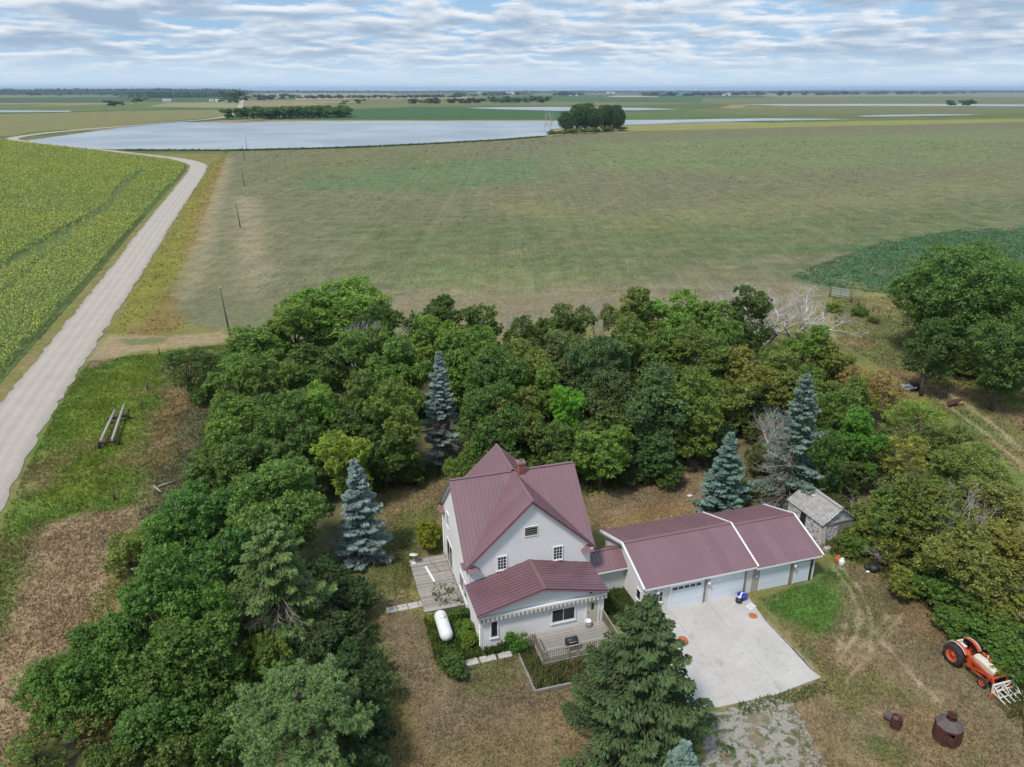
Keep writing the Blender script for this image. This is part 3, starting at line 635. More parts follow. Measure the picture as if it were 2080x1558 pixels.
MB().lathe([(.0, -.13), (.035, -.12), (.035, -.09), (.015, -.085), (.015, -.06)], 8, (7.87, 0, 1.4), 'y').build('handle', M_dark, dr)
MB().box(-.04, S + .02, -.03, -.028, -.1, .02).box(-.1, 0, 0, 12, -.1, .1).build('foundation', M_conc, house)
MB().tube([(-.08, .35, 2.9), (-.08, .35, .8)], .025, 6).box(-.2, -.03, .25, .45, .9, 1.3).build('electric_meter', M_siding2, house)
for x_, y_, z_ in ((-.1, .12, 3.0), (AW + .1, .12, 3.0), (-.1, b1 + Sb - .15, 4.5), (S + .1, b1 + .2, 4.5)): MB().tube([(x_, y_, z_), (x_, y_, .25), (x_ * 1.0 - (.2 if x_ < 1 else -.2), y_ - .1, .1)], .045, 6).build('downpipe', M_white, house)
# breezeway
bw = empty('breezeway', HO, TH, 'low link building with maroon ribbed roof joining farmhouse to garage', 'building')
MB().box(9.25, 12.45, 3.5, 5.6, 0, 2.1).build('wall_core', M_siding2, bw)
wall(bw, 'wall', 9.2, 12.5, 0, 2.1, (0, 3.45, 0), 0, M_siding2, None, .15)
wr = MB().bar((9.25, 4.55, 3.02), (12.4, 4.55, 3.02), .22, .03).build('roof', M_roofcap, bw)
for sy in (-1, 1): roof_slope(wr, (9.25, 4.55, 2.95), (1, 0, 0), (0, sy * 1.5, -.85), [(0, 0), (3.15, 0), (3.15, 1.72), (0, 1.72)], .9, .3)
MB().box(9.24, 12.44, 3.0, 3.04, 1.98, 2.1).build('fascia', M_white, wr)
# garage: main part and a lower, slightly set back extension
def garage(name, label, a0, a1, zrd, zev, b_r, front, back, siding_m, wallm):
    g = empty(name, HO, TH, label, 'garage')
    MB().box(a0 + .06, a1 - .06, .12, 7.2, 0, 2.35).build('wall_core', siding_m, g)
    wall(g, 'wall', a0, a1, 0, 2.4, (0, .05, 0), 0, wallm, None, .15)
    wall(g, 'wall', -7.25, -.05, 0, 2.4, (a0, 0, 0), -math.pi / 2, siding_m, (-b_r, zrd - .2), .15)
    wall(g, 'wall', .05, 7.25, 0, 2.4, (a1, 0, 0), math.pi / 2, siding_m, (b_r, zrd - .2), .15)
    wall(g, 'wall', -a1, -a0, 0, 2.4, (0, 7.25, 0), math.pi, siding_m, None, .15)
    x0, x1 = a0 - .32, a1 + .02 if name == 'garage' else a1 + .32
    if name != 'garage': x0 = a0
    r = MB().bar((x0, b_r, zrd + .055), (x1, b_r, zrd + .055), .3, .03).build('roof', M_roofcap, g)
    for yb, ze_ in ((front, zev), (back, zev)):
        dy = yb - b_r; dz = ze_ - zrd; ld = math.hypot(dy, dz)
        roof_slope(r, (x0, b_r, zrd), (1, 0, 0), (0, dy, dz), [(0, 0), (x1 - x0, 0), (x1 - x0, ld), (0, ld)], .92, .23)
        for x in ((x0, x1) if name == 'garage' else (x1,)):
            s = -1 if x == x0 else 1
            MB().bar((x + s * .07, b_r, zrd + .0), (x + s * .07, yb, ze_ + .0), .13, .2, (0, 0, 1)).build('rake_trim', M_white, r)
        MB().box(x0, x1, yb - .02 if yb < b_r else yb - .01, yb + .02 if yb < b_r else yb + .01, ze_ - .14, ze_ + .02).build('fascia', M_white, r)
    MB().box(x0 + .05, x1 - .05, front + .02, .02, zev - .12, zev - .1).build('soffit', M_white, r)
    return g
def garage_door(g, x0, x1, z1, panes=0, slat=False):
    w = x1 - x0
    d = MB().box(-.1, 0, -.05, .0, 0, z1 + .1).box(w, w + .1, -.05, .0, 0, z1 + .1).box(0, w, -.05, .0, z1, z1 + .1).build('garage_door', M_white, g, (x0, .02, 0))
    MB().box(0, w, -.006, .0, 0, z1).build('door_gap', M_dark, d)
    n = 4 if not slat else 14
    for k in range(n):
        h = z1 / n; p = MB().box(.015, w - .015, -.035, -.008, k * h + .01, (k + 1) * h - .006)
        if not slat:
            p.box(.05, w - .05, -.042, -.036, k * h + .06, (k + 1) * h - .06)
        p = p.build('door_panel', M_door, d)
        if panes and k == n - 1:
            for j in range(panes):
                u = .12 + j * (w - .24) / panes; MB().box(u + .03, u + (w - .24) / panes - .06, -.05, -.043, k * h + .16, (k + 1) * h - .1).build('pane', M_glass, p)
    return d
ga = garage('garage', 'long pale garage with maroon ribbed roof, white trim and two roll doors by slab', 12.45, 21.45, 4.0, 2.6, 3.6, -.38, 7.6, M_siding2, M_siding2)
garage_door(ga, 14.45, 17.15, 2.05, 5); garage_door(ga, 17.85, 20.6, 2.08)
for x in (17.24, 20.72): MB().box(x, x + .14, -.06, .01, 0, 2.15).build('door_post', M_wood2, ga)
window(ga, (13.0, .03, .95), 0, .8, .85, 3, 2, .06); window(ga, (12.43, 1.3, .7), -math.pi / 2, .55, .8, 1, 1, .07)
def lantern(p, x, z):
    m = MB().box(x - .07, x + .07, -.06, .0, z, z + .28).bar((x, -.04, z + .24), (x, -.2, z + .26), .05).lathe([(.02, z + .24), (.1, z + .2), (.12, z + .02), (.05, z - .04)], 8, (x, -.2, 0)); m.build('lantern', M_white, p)
lantern(ga, 13.3, 1.85); lantern(ga, 17.55, 1.75)
ge = garage('garage_extension', 'lower tan fronted garage end with maroon roof, one wide and one narrow white door', 21.5, 27.05, 3.78, 2.42, 3.6, -.36, 7.45, M_siding2, M_tan)
garage_door(ge, 22.2, 24.7, 1.98); garage_door(ge, 25.35, 26.55, 1.75, 0, True)
for x in (24.8, 26.66): MB().box(x, x + .14, -.06, .01, 0, 2.05).build('door_post', M_dark if x > 26 else M_wood2, ge)
lantern(ge, 25.1, 1.7); MB().box(21.75, 21.9, -.05, .0, 1.3, 1.5).build('electric_box', M_siding2, ge)
MB().box(26.98, 27.08, -.02, .02, 0, 2.3).build('corner_board', M_white, ge)
# concrete slab in three poured bays
def rot(a, b): return (HO[0] + a * math.cos(TH) - b * math.sin(TH), HO[1] + a * math.sin(TH) + b * math.cos(TH))
pad = empty('concrete_driveway', HO, TH); tag(pad, kind='structure')
PADP = [(12.6, .0), (20.85, .0), (20.95, -.5), (20.6, -3.0), (20.55, -8.3), (20.75, -9.1), (17.0, -9.5), (13.02, -9.34), (11.2, -9.0), (11.4, -4.5)]
for k, (s0, s1) in enumerate(((11, 14.4), (14.4, 17.6), (17.6, 21.2))):
    c = clip([(x, y) for x, y in PADP], s0 + .006, s1 - .006)
    m = MB(); P3 = [(x, y, .055 + .004 * k) for x, y in c]
    if sum(p[0] * q[1] - q[0] * p[1] for p, q in zip(P3, P3[1:] + P3[:1])) < 0: P3 = P3[::-1]
    m.poly(P3, .16, (0, 0, 1)); m.build('slab', M_conc, pad)
# timber edging along the slab
r2 = random.Random(4)
for k in range(5):
    t0 = -3.05 - k * 1.1; te = MB().bar((20.68 + r2.uniform(-.05, .05), t0, .07), (20.66 + r2.uniform(-.05, .08), t0 - 1.02, .07), .16, .14)
    o = te.build('edging_timber', M_wood2, None, HO, TH); tag(o, 'weathered brown timber lying end to end along the concrete slab edge', 'timber', 'timbers edging the slab')
# old shed
sh = empty('old_shed', (26.09, 52.93, 0), R(19.0), 'small weathered shed with peeling white paint and grey shingle roof', 'shed')
def peel_mat():
    m, t, b = newmat('peeling_paint'); L = t.links.new; p = OBJ(t)
    mp = N(t, 'ShaderNodeMapping'); mp.inputs['Scale'].default_value = (1.2, 1.2, 5); L(p, mp.inputs[0])
    n = NOISE(t, mp.outputs[0], 2.2, 8, .72, .6); k = RAMP(t, n, .47, .54)
    c = MIX(t, k, (.66, .67, .7), (.2, .185, .18)); L(c, b.inputs['Base Color']); b.inputs['Roughness'].default_value = .9; BUMP(t, b, n, .4, .02); return m
M_peel = peel_mat(); M_shingle = plain('old_shingle', (.34, .33, .32), .95, .45, 3, spec=.15, dirt=((.2, .21, .13), .55, .5), bump=.4)
sw, sl, se, sr = 3.54, 4.45, 2.08, 3.34
MB().box(.12, sw - .12, .2, sl - .12, 0, 2.0).build('wall_core', M_dark, sh)
wall(sh, 'wall', .1, sw - .1, 0, 2.05, (0, .15, 0), 0, M_peel, (sw / 2, 3.22), .17)
wall(sh, 'wall', .1, sw - .1, 0, 2.05, (sw, sl - .1, 0), math.pi, M_peel, (sw / 2, 3.22), .17)
wall(sh, 'wall', -sl + .1, -2.75, 0, 2.05, (.1, 0, 0), -math.pi / 2, M_peel, None, .17); wall(sh, 'wall', -2.0, -.15, 0, 2.05, (.1, 0, 0), -math.pi / 2, M_peel, None, .17)
wall(sh, 'wall', .15, sl - .1, 0, 2.05, (sw - .1, 0, 0), math.pi / 2, M_peel, None, .17)
MB().box(-2.75, -2.0, -.0, .03, 1.85, 2.05).build('lintel', M_wood2, sh, (.1, 0, 0), -math.pi / 2)
MB().box(.07, .1, 1.94, 2.02, 0, 1.9).box(.07, .1, 2.73, 2.81, 0, 1.9).build('doorway_frame', M_peel, sh)
for k in range(6): MB().box(1.85 + k * .24, 2.075 + k * .24, .08, .118, .1 + .02 * (k % 3), 1.78 + .03 * (k % 2)).build('door_plank', M_wood, sh)
MB().box(.05, sw - .05, .02, .12, 1.92, 2.07).build('gable_beam', M_wood, sh)
sroof = MB().bar((sw / 2, -.03, sr + .06), (sw / 2, sl + .05, sr + .06), .3, .05).build('roof', M_wood, sh)
for sd in (-1, 1):
    hw = sw / 2 + .05; dz = sr - se + .03; ld = math.hypot(hw, dz); dx, dzz = sd * hw / ld, -dz / ld; nx, nz = -dzz * sd, abs(dx)
    MB().bar((sw / 2, -.04, sr - .02), (sw / 2 + sd * hw, -.04, se - .05), .04, .14, (0, -1, 0)).build('rake_trim', M_peel, sroof)
    m = MB(); u = 0
    ndx, ndz = (nx if sd > 0 else nx), nz
    while u < ld - .02:
        y = -.06
        while y < sl + .05:
            w = r2.uniform(.12, .26); y1 = min(y + w, sl + .05); e = r2.uniform(-.015, .015); lift = r2.uniform(.012, .03)
            a0, a1 = u - .02, min(u + .17 + e, ld + .03)
            def P_(a, yy, h): return (sw / 2 + dx * a + ndx * h, yy, sr + .0 + dzz * a + ndz * h)
            vv = [P_(a0, y, .008), P_(a0, y1 - .008, .008), P_(a1, y1 - .008, lift), P_(a1, y, lift), P_(a1, y1 - .008, lift - .02), P_(a1, y, lift - .02)]
            m.add(vv, [(0, 1, 2, 3), (3, 2, 4, 5)] if sd < 0 else [(3, 2, 1, 0), (5, 4, 2, 3)]); y = y1
        u += .15
    tag(m.build('shingles', M_shingle, sroof), kind='stuff')
    MB().poly([(sw / 2, -.03, sr - .01), (sw / 2 + sd * hw, -.03, se - .04), (sw / 2 + sd * hw, sl + .03, se - .04), (sw / 2, sl + .03, sr - .01)][::1 if sd > 0 else -1], .03, (ndx, 0, ndz)).build('roof_deck', M_roofdeck, sroof)
MB().lathe([(0, .02), (.16, .02), (.17, 0), (.17, -.02)], 12).build('patch_plate', M_siding2, sroof, (1.35, 2.9, 3.09))
for x, yy in ((.15, -.5), (-.05, -.32)):
    tag(MB().bar((26.09 + x, 52.93 + yy, 0), (26.09 + x + .1, 52.93 + yy + .62, 1.9), .3, .05).build('leaning_board', M_wood, None), 'grey weathered board leaning against the corner of the old shed', 'board', 'boards leaning on the shed')

# ---------------------------------------------------------------- decks and yard things
def htag(o, label, cat, group=None): return tag(o, label, cat, group)
dk = empty('front_deck', HO, TH, 'grey wooden deck with slatted railing in front of the cream door', 'deck')
DA0, DA1, DB0, DZ = 3.5, 9.05, -2.95, .4
rp = random.Random(11)
n = 20; pw = (-.05 - DB0) / n
pm = MB().box(0, DA1 - DA0, 0, pw - .012, -.035, 0).mesh('plank', M_wood)
for k in range(n): link('plank', pm, dk, (DA0 + rp.uniform(-.01, .01), DB0 + k * pw, DZ + rp.uniform(-.004, .004)))
MB().box(DA0 + .02, DA1 - .02, DB0 + .02, DB0 + .06, .12, DZ - .04).box(DA0 + .02, DA0 + .06, DB0 + .06, -.06, .12, DZ - .04).box(DA1 - .06, DA1 - .02, DB0 + .06, -.06, .12, DZ - .04).build('rim_joist', M_wood2, dk)
for k in range(5): MB().box(DA0 + .3 + k * 1.2, DA0 + .4 + k * 1.2, DB0 + .1, DB0 + .2, 0, DZ - .04).build('deck_post', M_wood2, dk)
def railing(parent, p, q, h=.95, drop=0, m=M_wood2):
    """railing from p to q (a, b); drop lowers the far end by that much"""
    P, Q = Vector((*p, DZ)), Vector((*q, DZ - drop)); L_ = (Q - P).length; nb = max(2, int(L_ / .15)); U = Vector((0, 0, 1))
    r = MB().bar(P + U * h, Q + U * h, .12, .04).bar(P + U * .12, Q + U * .12, .05, .06).build('rail', m, parent)
    ps = max(1, round(L_ / 1.8))
    for k in range(ps + 1):
        c = P.lerp(Q, k / ps); MB().box(c.x - .045, c.x + .045, c.y - .045, c.y + .045, max(0, c.z - .42), c.z + h - .022).build('rail_post', m, r)
    for k in range(1, nb):
        c = P.lerp(Q, k / nb); MB().box(c.x - .019, c.x + .019, c.y - .019, c.y + .019, c.z + .1, c.z + h - .03).build('baluster', m, r)
railing(dk, (DA0 + .05, DB0 + .05), (DA1 - .05, DB0 + .05)); railing(dk, (DA0 + .05, -1.0), (DA0 + .05, DB0 + .2)); railing(dk, (DA1 - .05, -.15), (DA1 - .05, DB0 + .2))
railing(dk, (DA0 - .1, -1.0), (2.35, -1.0), .9, .35)
for k in range(2): MB().box(DA0 - .33 - .3 * k, DA0 - .03 - .3 * k, -.98, -.1, .02, .27 - .13 * k).build('step', M_wood, dk)
# bucket, grill and chairs on the deck
b = empty('white_bin', (*rot(7.75, -.42), DZ), TH, 'white plastic bin standing on the deck beside the cream door', 'bin')
M_plastic = plain('white_plastic', (.72, .74, .78), .4, .05)
MB().lathe([(0, .0), (.17, .0), (.2, .5), (.235, .51), (.235, .56), (.2, .56), (.19, .1), (0, .08)], 18).build('bucket', M_plastic, b)
MB().tube([(-.21, 0, .5), (-.15, -.2, .42), (0, -.28, .38), (.15, -.2, .42), (.21, 0, .5)], .012, 6).build('handle', M_plastic, b)
g = empty('barbecue_grill', (*rot(5.75, -2.3), DZ), TH, 'black covered barbecue grill standing by the front deck railing', 'grill')
M_black = plain('black_paint', (.03, .03, .033), .5, .3, 5)
gb = MB().box(-.4, .4, -.25, .25, .6, .85); gb.build('firebox', M_black, g)
MB().tube([(-.4, 0, .86), (.4, 0, .86)], .25, 14).build('lid', M_black, g)
for sx in (-1, 1):
    for sy in (-1, 1): MB().box(sx * .36 - .02, sx * .36 + .02, sy * .2 - .02, sy * .2 + .02, 0, .6).build('leg', M_black, g)
MB().tube([(-.3, -.3, .95), (.3, -.3, .95)], .015, 6).build('handle', M_siding2, g)
# flower bed frame in front of the deck
M_oldtimber = plain('old_timber', (.27, .255, .23), .9, .35, 3, dirt=((.12, .11, .09), .55, .6), bump=.3)
for p, q, lab in (((2.27, -1.0), (2.29, -4.72), 'long grey timber edging the side of the weedy bed below the deck'), ((2.2, -4.8), (9.2, -4.95), 'long grey timber edging the front of the weedy bed below the deck')):
    L_ = math.dist(p, q); k = max(1, round(L_ / 2.4)); e = empty('bed_edging', (0, 0, 0), 0, lab, 'edging')
    for j in range(k):
        a = [p[i] + (q[i] - p[i]) * (j + .005) / k for i in (0, 1)]; c = [p[i] + (q[i] - p[i]) * (j + .995) / k for i in (0, 1)]
        for z in (.05, .155): MB().bar((*rot(*a), z), (*rot(*c), z), .13, .1).build('timber', M_oldtimber, e)
# side deck
sk = empty('side_deck', HO, TH, 'worn grey plank deck beside the patio door with weeds growing through', 'deck')
n = 45; pw = (11.35 - 4.6) / n; pm = [MB().box(0, 3.05 - .05 * j, 0, pw - .016, -.035, 0).mesh('plank', M_wood) for j in range(3)]
for k in range(n): link('plank', pm[rp.randrange(3)], sk, (-3.12 + rp.uniform(-.03, .05), 4.6 + k * pw, .36 + rp.uniform(-.012, .012)))
MB().box(-3.08, -3.03, 4.65, 11.3, .05, .315).box(-3.02, -.1, 4.62, 4.67, .05, .315).box(-3.02, -.1, 11.25, 11.3, .05, .315).build('rim_joist', M_wood2, sk)
for k in range(2): MB().box(-3.0, -2.2, 4.25 - .3 * k, 4.55 - .3 * k, .02, .26 - .12 * k).build('step', M_wood, sk)
tag(MB().box(-.09, .09, -1.1, 1.1, 0, .03).build('white_board', M_white, None, (*rot(-1.85, 9.0), .375), TH + R(8)), 'loose white trim board lying on the side deck', 'board')
tag(MB().bar((0, 0, 0), (0, 1.6, 0), .07, .05).build('loose_rail', M_wood2, None, (*rot(-1.0, 9.1), .405), TH + R(18)), 'dark loose stick lying on the side deck near the patio door', 'stick')
d = empty('satellite_dish', (*rot(-2.8, 10.85), .375), TH, 'white flat oval satellite dish on a post at the side deck corner', 'satellite dish')
MB().lathe([(0, -.02), (.34, -.01), (.36, .02), (.34, .045), (0, .05)], 24).build('dish', M_plastic, d, (0, 0, .78)).rotation_euler = (R(-16), R(6), 0)
MB().tube([(0, 0, .02), (0, 0, .78)], .03, 8).build('mast', M_plastic, d); MB().lathe([(.2, 0), (.2, .02), (.06, .05), (0, .05)], 12).build('base', M_plastic, d)
# propane tank
pt = empty('propane_tank', (*rot(-2.17, 2.3), 0), TH, 'long white rounded propane tank lying in the flower bed beside the house', 'tank')
M_tank = plain('tank_white', (.74, .76, .78), .4, .06, 2, dirt=((.5, .42, .34), .62, .5))
prof = [(0, -1.42)] + [(.47 * math.sin(a), -1.0 - .42 * math.cos(a)) for a in (.4, .8, 1.2, 1.57)] + [(.47 * math.sin(a), 1.0 + .42 * math.cos(a)) for a in (1.57, 1.2, .8, .4)] + [(0, 1.42)]
MB().lathe(prof, 20, (0, 0, .78), 'y').build('tank_body', M_tank, pt)
MB().lathe([(.2, 1.2), (.21, 1.32), (.16, 1.4), (0, 1.42)], 14, (0, .35, 0)).build('valve_dome', M_tank, pt)
for y in (-.85, .85): MB().box(-.3, .3, y - .06, y + .06, 0, .42).build('saddle', M_conc, pt)
for k, (a, bb, w) in enumerate(((-.95, -.95, .9), (.2, -.95, 1.1), (1.4, -.95, .95))):
    o = MB().box(-w / 2, w / 2, -.28, .28, -.05, .03 + .004 * k).build('paving_slab', M_conc, None, (*rot(a, bb), 0), TH + R(2 - 2 * k)); tag(o, 'grey concrete stepping slab in the grass below the front wall', 'paving slab', 'front stepping slabs')
for k in range(5):
    o = MB().box(-.38, .38, -.33, .33, -.05, .025 + .003 * (k % 3)).build('paving_slab', M_conc, None, (*rot(-5.35 + k * .82, 6.05 + .02 * (k % 2)), 0), TH + R((k * 37) % 5 - 2)); tag(o, 'pale paving slab in the path leading to the side deck', 'paving slab', 'side path slabs')
# things on the slab
M_blue = plain('blue_plastic', (.03, .06, .42), .4, .15); M_orange = plain('rust_orange', (.42, .13, .05), .8, .3, 8)
bb = empty('blue_bin', (*rot(20.35, -.55), .06), TH + .2, 'blue plastic tub by the garage corner on the slab', 'tub')
MB().lathe([(0, 0), (.3, 0), (.36, .34), (.4, .35), (.4, .38), (.33, .37), (.28, .05), (0, .04)], 16).build('tub_body', M_blue, bb)
MB().tube([(-.3, -.1, .36), (0, .1, .48), (.3, .05, .36)], .06, 8).build('crumpled_bag', M_plastic, bb)
def lump(name, mat, r, seed, sq=.8, loc=(0, 0, 0), rz=0, parent=None):
    q = random.Random(seed); m = MB(); n = 12; prof = []; vs = []; fs = []
    K = 7
    for i in range(K + 1):
        a = math.pi * i / K
        for j in range(n):
            w = r * (1 + q.uniform(-.18, .18)); t = 2 * math.pi * j / n; vs.append((w * math.sin(a) * math.cos(t), w * math.sin(a) * math.sin(t), sq * r * (1 - math.cos(a)) + .0))
    for i in range(K):
        for j in range(n): fs.append((i * n + j, i * n + (j + 1) % n, (i + 1) * n + (j + 1) % n, (i + 1) * n + j))
    m.add(vs, fs, True); return m.build(name, mat, parent, loc, rz)
o = empty('bin_bag', (*rot(19.85, -.85), .06), 0, 'black rubbish bag with white top beside the blue tub', 'bag')
lump('bag_body', M_black, .27, 5, .75, (0, 0, 0), 0, o); lump('bag_top', M_plastic, .12, 6, .7, (.05, .05, .36), 0, o)
tag(MB().bar((*rot(19.2, -.95), .08), (*rot(19.75, -.8), .08), .04).build('white_stick', M_white, None), 'thin white stick lying on the slab by the black bag', 'stick')
gr = empty('white_grate', (*rot(20.45, -1.55), .075), TH + .4, 'white slatted plastic grate lying flat on the slab', 'grate')
for k in range(6): MB().box(-.36, .36, -.25 + k * .09, -.19 + k * .09, 0, .02).build('slat', M_plastic, gr)
for x in (-.3, .3): MB().box(x - .03, x + .03, -.25, .26, .021, .032).build('crossbar', M_plastic, gr)
tag(MB().lathe([(0, .05), (.22, .05), (.3, .02), (.33, .0)], 18).build('rusty_cover', M_orange, None, (*rot(20.0, -2.5), .062)), 'flat round rusty orange cover lying on the slab', 'cover')
tag(MB().lathe([(0, 0), (.3, 0), (.34, .35), (.3, .36), (.26, .1), (0, .08)], 14).build('orange_tub', M_orange, None, (*(11.93,41.03), .058)), 'orange tub on the slab beside the big spruce', 'tub')
for k, (x, y, mt, lab, s) in enumerate(((*(26.77,50.69), M_orange, 'rusty brown gas bottle standing behind the white one', 1.0), (*(26.92,50.29), M_tank, 'white gas bottle standing in dry grass by the garage end', 1.05))):
    o = empty('gas_bottle', (x, y, 0), 0, lab, 'gas bottle')
    MB().lathe([(0, 0), (.2, 0), (.24, .07), (.24, .38), (.19, .47), (.07, .5), (.06, .54), (0, .54)], 16).build('bottle_body', mt, o)
    MB().lathe([(.13, .46), (.14, .6), (.12, .6), (.11, .47)], 12).build('collar', mt, o)
o = empty('rubbish_heap', (*(29.15,49.43), 0), 0, 'heap of black rubbish bags at the brush edge', 'bags')
for k, (x, y, r_) in enumerate(((0, 0, .45), (.55, .2, .38), (-.35, .25, .3))): lump('bag', M_black, r_, 20 + k, .7, (x, y, 0), 0, o)
lump('pale_rag', M_plastic, .14, 30, .6, (-.55, -.2, 0), 0, o)
for k, (p, lab) in enumerate((((26.53,52.23), 'pale concrete block lying beside the old shed door'), ((28.11,52.44), 'pale block in the bushes right of the old shed'), ((28.88,53.76), 'grey upright stump in the bushes by the old shed'))):
    m = MB().box(-.3, .3, -.2, .2, 0, .35) if k < 2 else MB().tube([(0, 0, 0), (.05, .02, .5), (.0, .0, 1.0)], [.26, .22, .2], 10)
    tag(m.build('concrete_block' if k < 2 else 'tree_stump', M_conc if k < 2 else M_wood, None, (*p, 0), .3 + k), lab, 'block' if k < 2 else 'stump')
tag(MB().box(-.25, .25, -.17, .17, 0, .012).build('paper_sheet', M_plastic, None, (*(17.00,61.29), .02), .4), 'white sheet of paper on the dry back lawn', 'paper')
# ---------------------------------------------------------------- rusty burner and drums
M_rust = plain('dark_rust', (.075, .03, .024), .8, .5, 2.2, dirt=((.2, .055, .025), .52, .75), bump=.3)
M_rust2 = plain('rust_grey', (.11, .085, .085), .7, .3, 2, dirt=((.12, .05, .035), .55, .6))
bn = empty('rusty_burner', (*(25.95,32.95), 0), R(-22), 'big rusty eight sided trash burner with open hatch and neck', 'burner')
def octa(r, z): return [(r * math.cos(math.pi / 4 * k + math.pi / 8), r * math.sin(math.pi / 4 * k + math.pi / 8), z) for k in range(8)]
rings = [octa(.93, .0), octa(.93, 1.25), octa(.36, 1.72)]
for k in range(8):
    j = (k + 1) % 8; a, b_ = Vector(rings[0][k]), Vector(rings[0][j]); c, d_ = Vector(rings[1][k]), Vector(rings[1][j]); nr = ((a + b_) / 2); nr.z = 0; nr.normalize()
    if k == 5:   # wall with the hatch opening
        m = MB(); f = lambda s, z: a.lerp(b_, s) + Vector((0, 0, z))
        for s0, s1, z0, z1 in ((0, .16, 0, 1.25), (.84, 1, 0, 1.25), (.16, .84, 0, .45), (.16, .84, 1.08, 1.25)): m.poly([f(s0, z0), f(s1, z0), f(s1, z1), f(s0, z1)], .03, nr)
        m.build('side_panel', M_rust, bn)
        h0 = f(.16, .45); ax = (f(.84, .45) - h0); w_ = ax.length; ax.normalize(); out = (ax * .8 + nr * .6).normalized()
        MB().poly([h0 + nr * .03, h0 + out * w_ + nr * .03, h0 + out * w_ + nr * .03 + Vector((0, 0, .62)), h0 + nr * .03 + Vector((0, 0, .62))], .02, nr).build('hatch', M_rust, bn)
    else: MB().poly([a, b_, d_, c], .03, nr).build('side_panel', M_rust, bn)
    e, f_ = Vector(rings[2][k]), Vector(rings[2][j]); nn = (b_ - a).cross(e - c).normalized()
    MB().poly([c, d_, f_, e], .03, nn if nn.z > 0 else -nn).build('roof_panel', M_rust2, bn)
MB().lathe([(.3, 1.68), (.3, 2.0), (.34, 2.02), (.34, 2.08), (.27, 2.08), (.27, 1.7)], 12).build('neck', M_rust, bn)
MB().lathe([(0, .03), (.88, .03)], 8).build('ash_floor', M_dark, bn); bn.scale = (.84, .84, .92)
dr_ = [(0, 0), (.28, 0), (.29, .02), (.28, .04), (.28, .28), (.292, .3), (.28, .32), (.28, .56), (.292, .58), (.28, .6), (.28, .84), (.295, .86), (.27, .86), (.26, .06), (0, .05)]
o = MB().lathe(dr_, 20).build('oil_drum', M_rust, None, (*(23.32,33.79), 0)); o.scale = (1.1, 1.1, .95); tag(o, 'upright open rusty drum between the burner and the grass', 'drum')
o = MB().lathe(dr_, 20).build('oil_drum', M_rust2, None, (*(23.05,34.55), .28)); o.rotation_euler = (R(84), 0, R(35)); tag(o, 'dark charred drum lying tipped over behind the upright drum', 'drum')
# ---------------------------------------------------------------- tractor with loader
M_red = plain('faded_orange_red', (.5, .085, .03), .5, .22, 2.5, dirt=((.2, .06, .035), .6, .6)); M_cream2 = plain('chalky_cream', (.62, .57, .47), .6, .12, 3, dirt=((.3, .15, .08), .63, .8))
M_tyre = plain('tyre_rubber', (.03, .03, .032), .85, .35, 6); M_white2 = plain('chipped_white', (.66, .65, .6), .6, .15, 5, dirt=((.35, .2, .12), .65, .7)); M_grease = plain('greasy_iron', (.07, .035, .03), .7, .5, 6)
P_r = (30.51,39.50); P_f = (31.61,37.35)
tr = empty('farm_tractor', (30.5, 39.4, 0), math.atan2(-2.15, .62), 'old orange and cream farm tractor with front loader fork parked by the brush', 'tractor')
def wheel(x, y, r, w, side, lug):
    cz = r; t = MB().lathe([(r * .62, -w / 2), (r * .8, -w / 2 * 1.05), (r * .95, -w / 2 * .85), (r, -w / 4), (r, w / 4), (r * .95, w / 2 * .85), (r * .8, w / 2 * 1.05), (r * .62, w / 2)], 28, (0, 0, 0), 'y')
    if lug:
        for k in range(22):
            a = 2 * math.pi * k / 22; sg = 1 if k % 2 else -1
            p = Vector((math.cos(a) * r * 1.0, sg * .01, math.sin(a) * r * 1.0)); q = Vector((math.cos(a + .16) * r * .97, sg * w * .5, math.sin(a + .16) * r * .97)); t.bar(p, q, .07, .06, (math.cos(a), 0, math.sin(a)))
    wh = empty('wheel', (x, y, cz)); wh.parent = tr
    t.build('tyre', M_tyre, wh)
    MB().lathe([(r * .63, -w * .42 * side * -1), (r * .6, w * .3 * side), (r * .5, w * .18 * side), (r * .18, w * .1 * side), (r * .16, w * .3 * side), (0, w * .3 * side)], 24, (0, 0, 0), 'y').build('rim', M_red, wh)
    for k in range(6): MB().lathe([(0, w * .2 * side), (r * .05, w * .2 * side), (r * .05, w * .12 * side)], 8, (math.cos(k * 1.047) * r * .34, 0, math.sin(k * 1.047) * r * .34), 'y').build('bolt', M_grease, wh)
for s in (-1, 1):
    wheel(0, .82 * s, .74, .36, s, True); wheel(2.25, .66 * s, .37, .17, s, False)
MB().box(-.35, .95, -.2, .2, .5, 1.0).box(.9, 2.35, -.17, .17, .48, .82).tube([(0, -.75, .74), (0, .75, .74)], .12, 12).box(2.15, 2.4, -.6, .6, .4, .5).build('chassis', M_red, tr)
h = MB()
sec = [(.95, .26, 1.05, 1.42), (1.5, .28, 1.0, 1.46), (2.1, .28, .98, 1.42), (2.5, .25, .95, 1.34)]
for (x, w, z0, z1) in sec: h.v += [(x, -w, z0), (x, -w, z1 - .12), (x, -w * .55, z1), (x, w * .55, z1), (x, w, z1 - .12), (x, w, z0)]
for i in range(3):
    for k in range(5): h.f.append((i * 6 + k, i * 6 + k + 1, i * 6 + k + 7, i * 6 + k + 6))
h.f += [(5, 4, 3, 2, 1, 0), (18, 19, 20, 21, 22, 23)]; h.sm = [False] * len(h.f)
h.build('hood', M_cream2, tr)
MB().box(2.4, 2.52, -.23, .23, .6, 1.15).build('grille', M_red, tr)
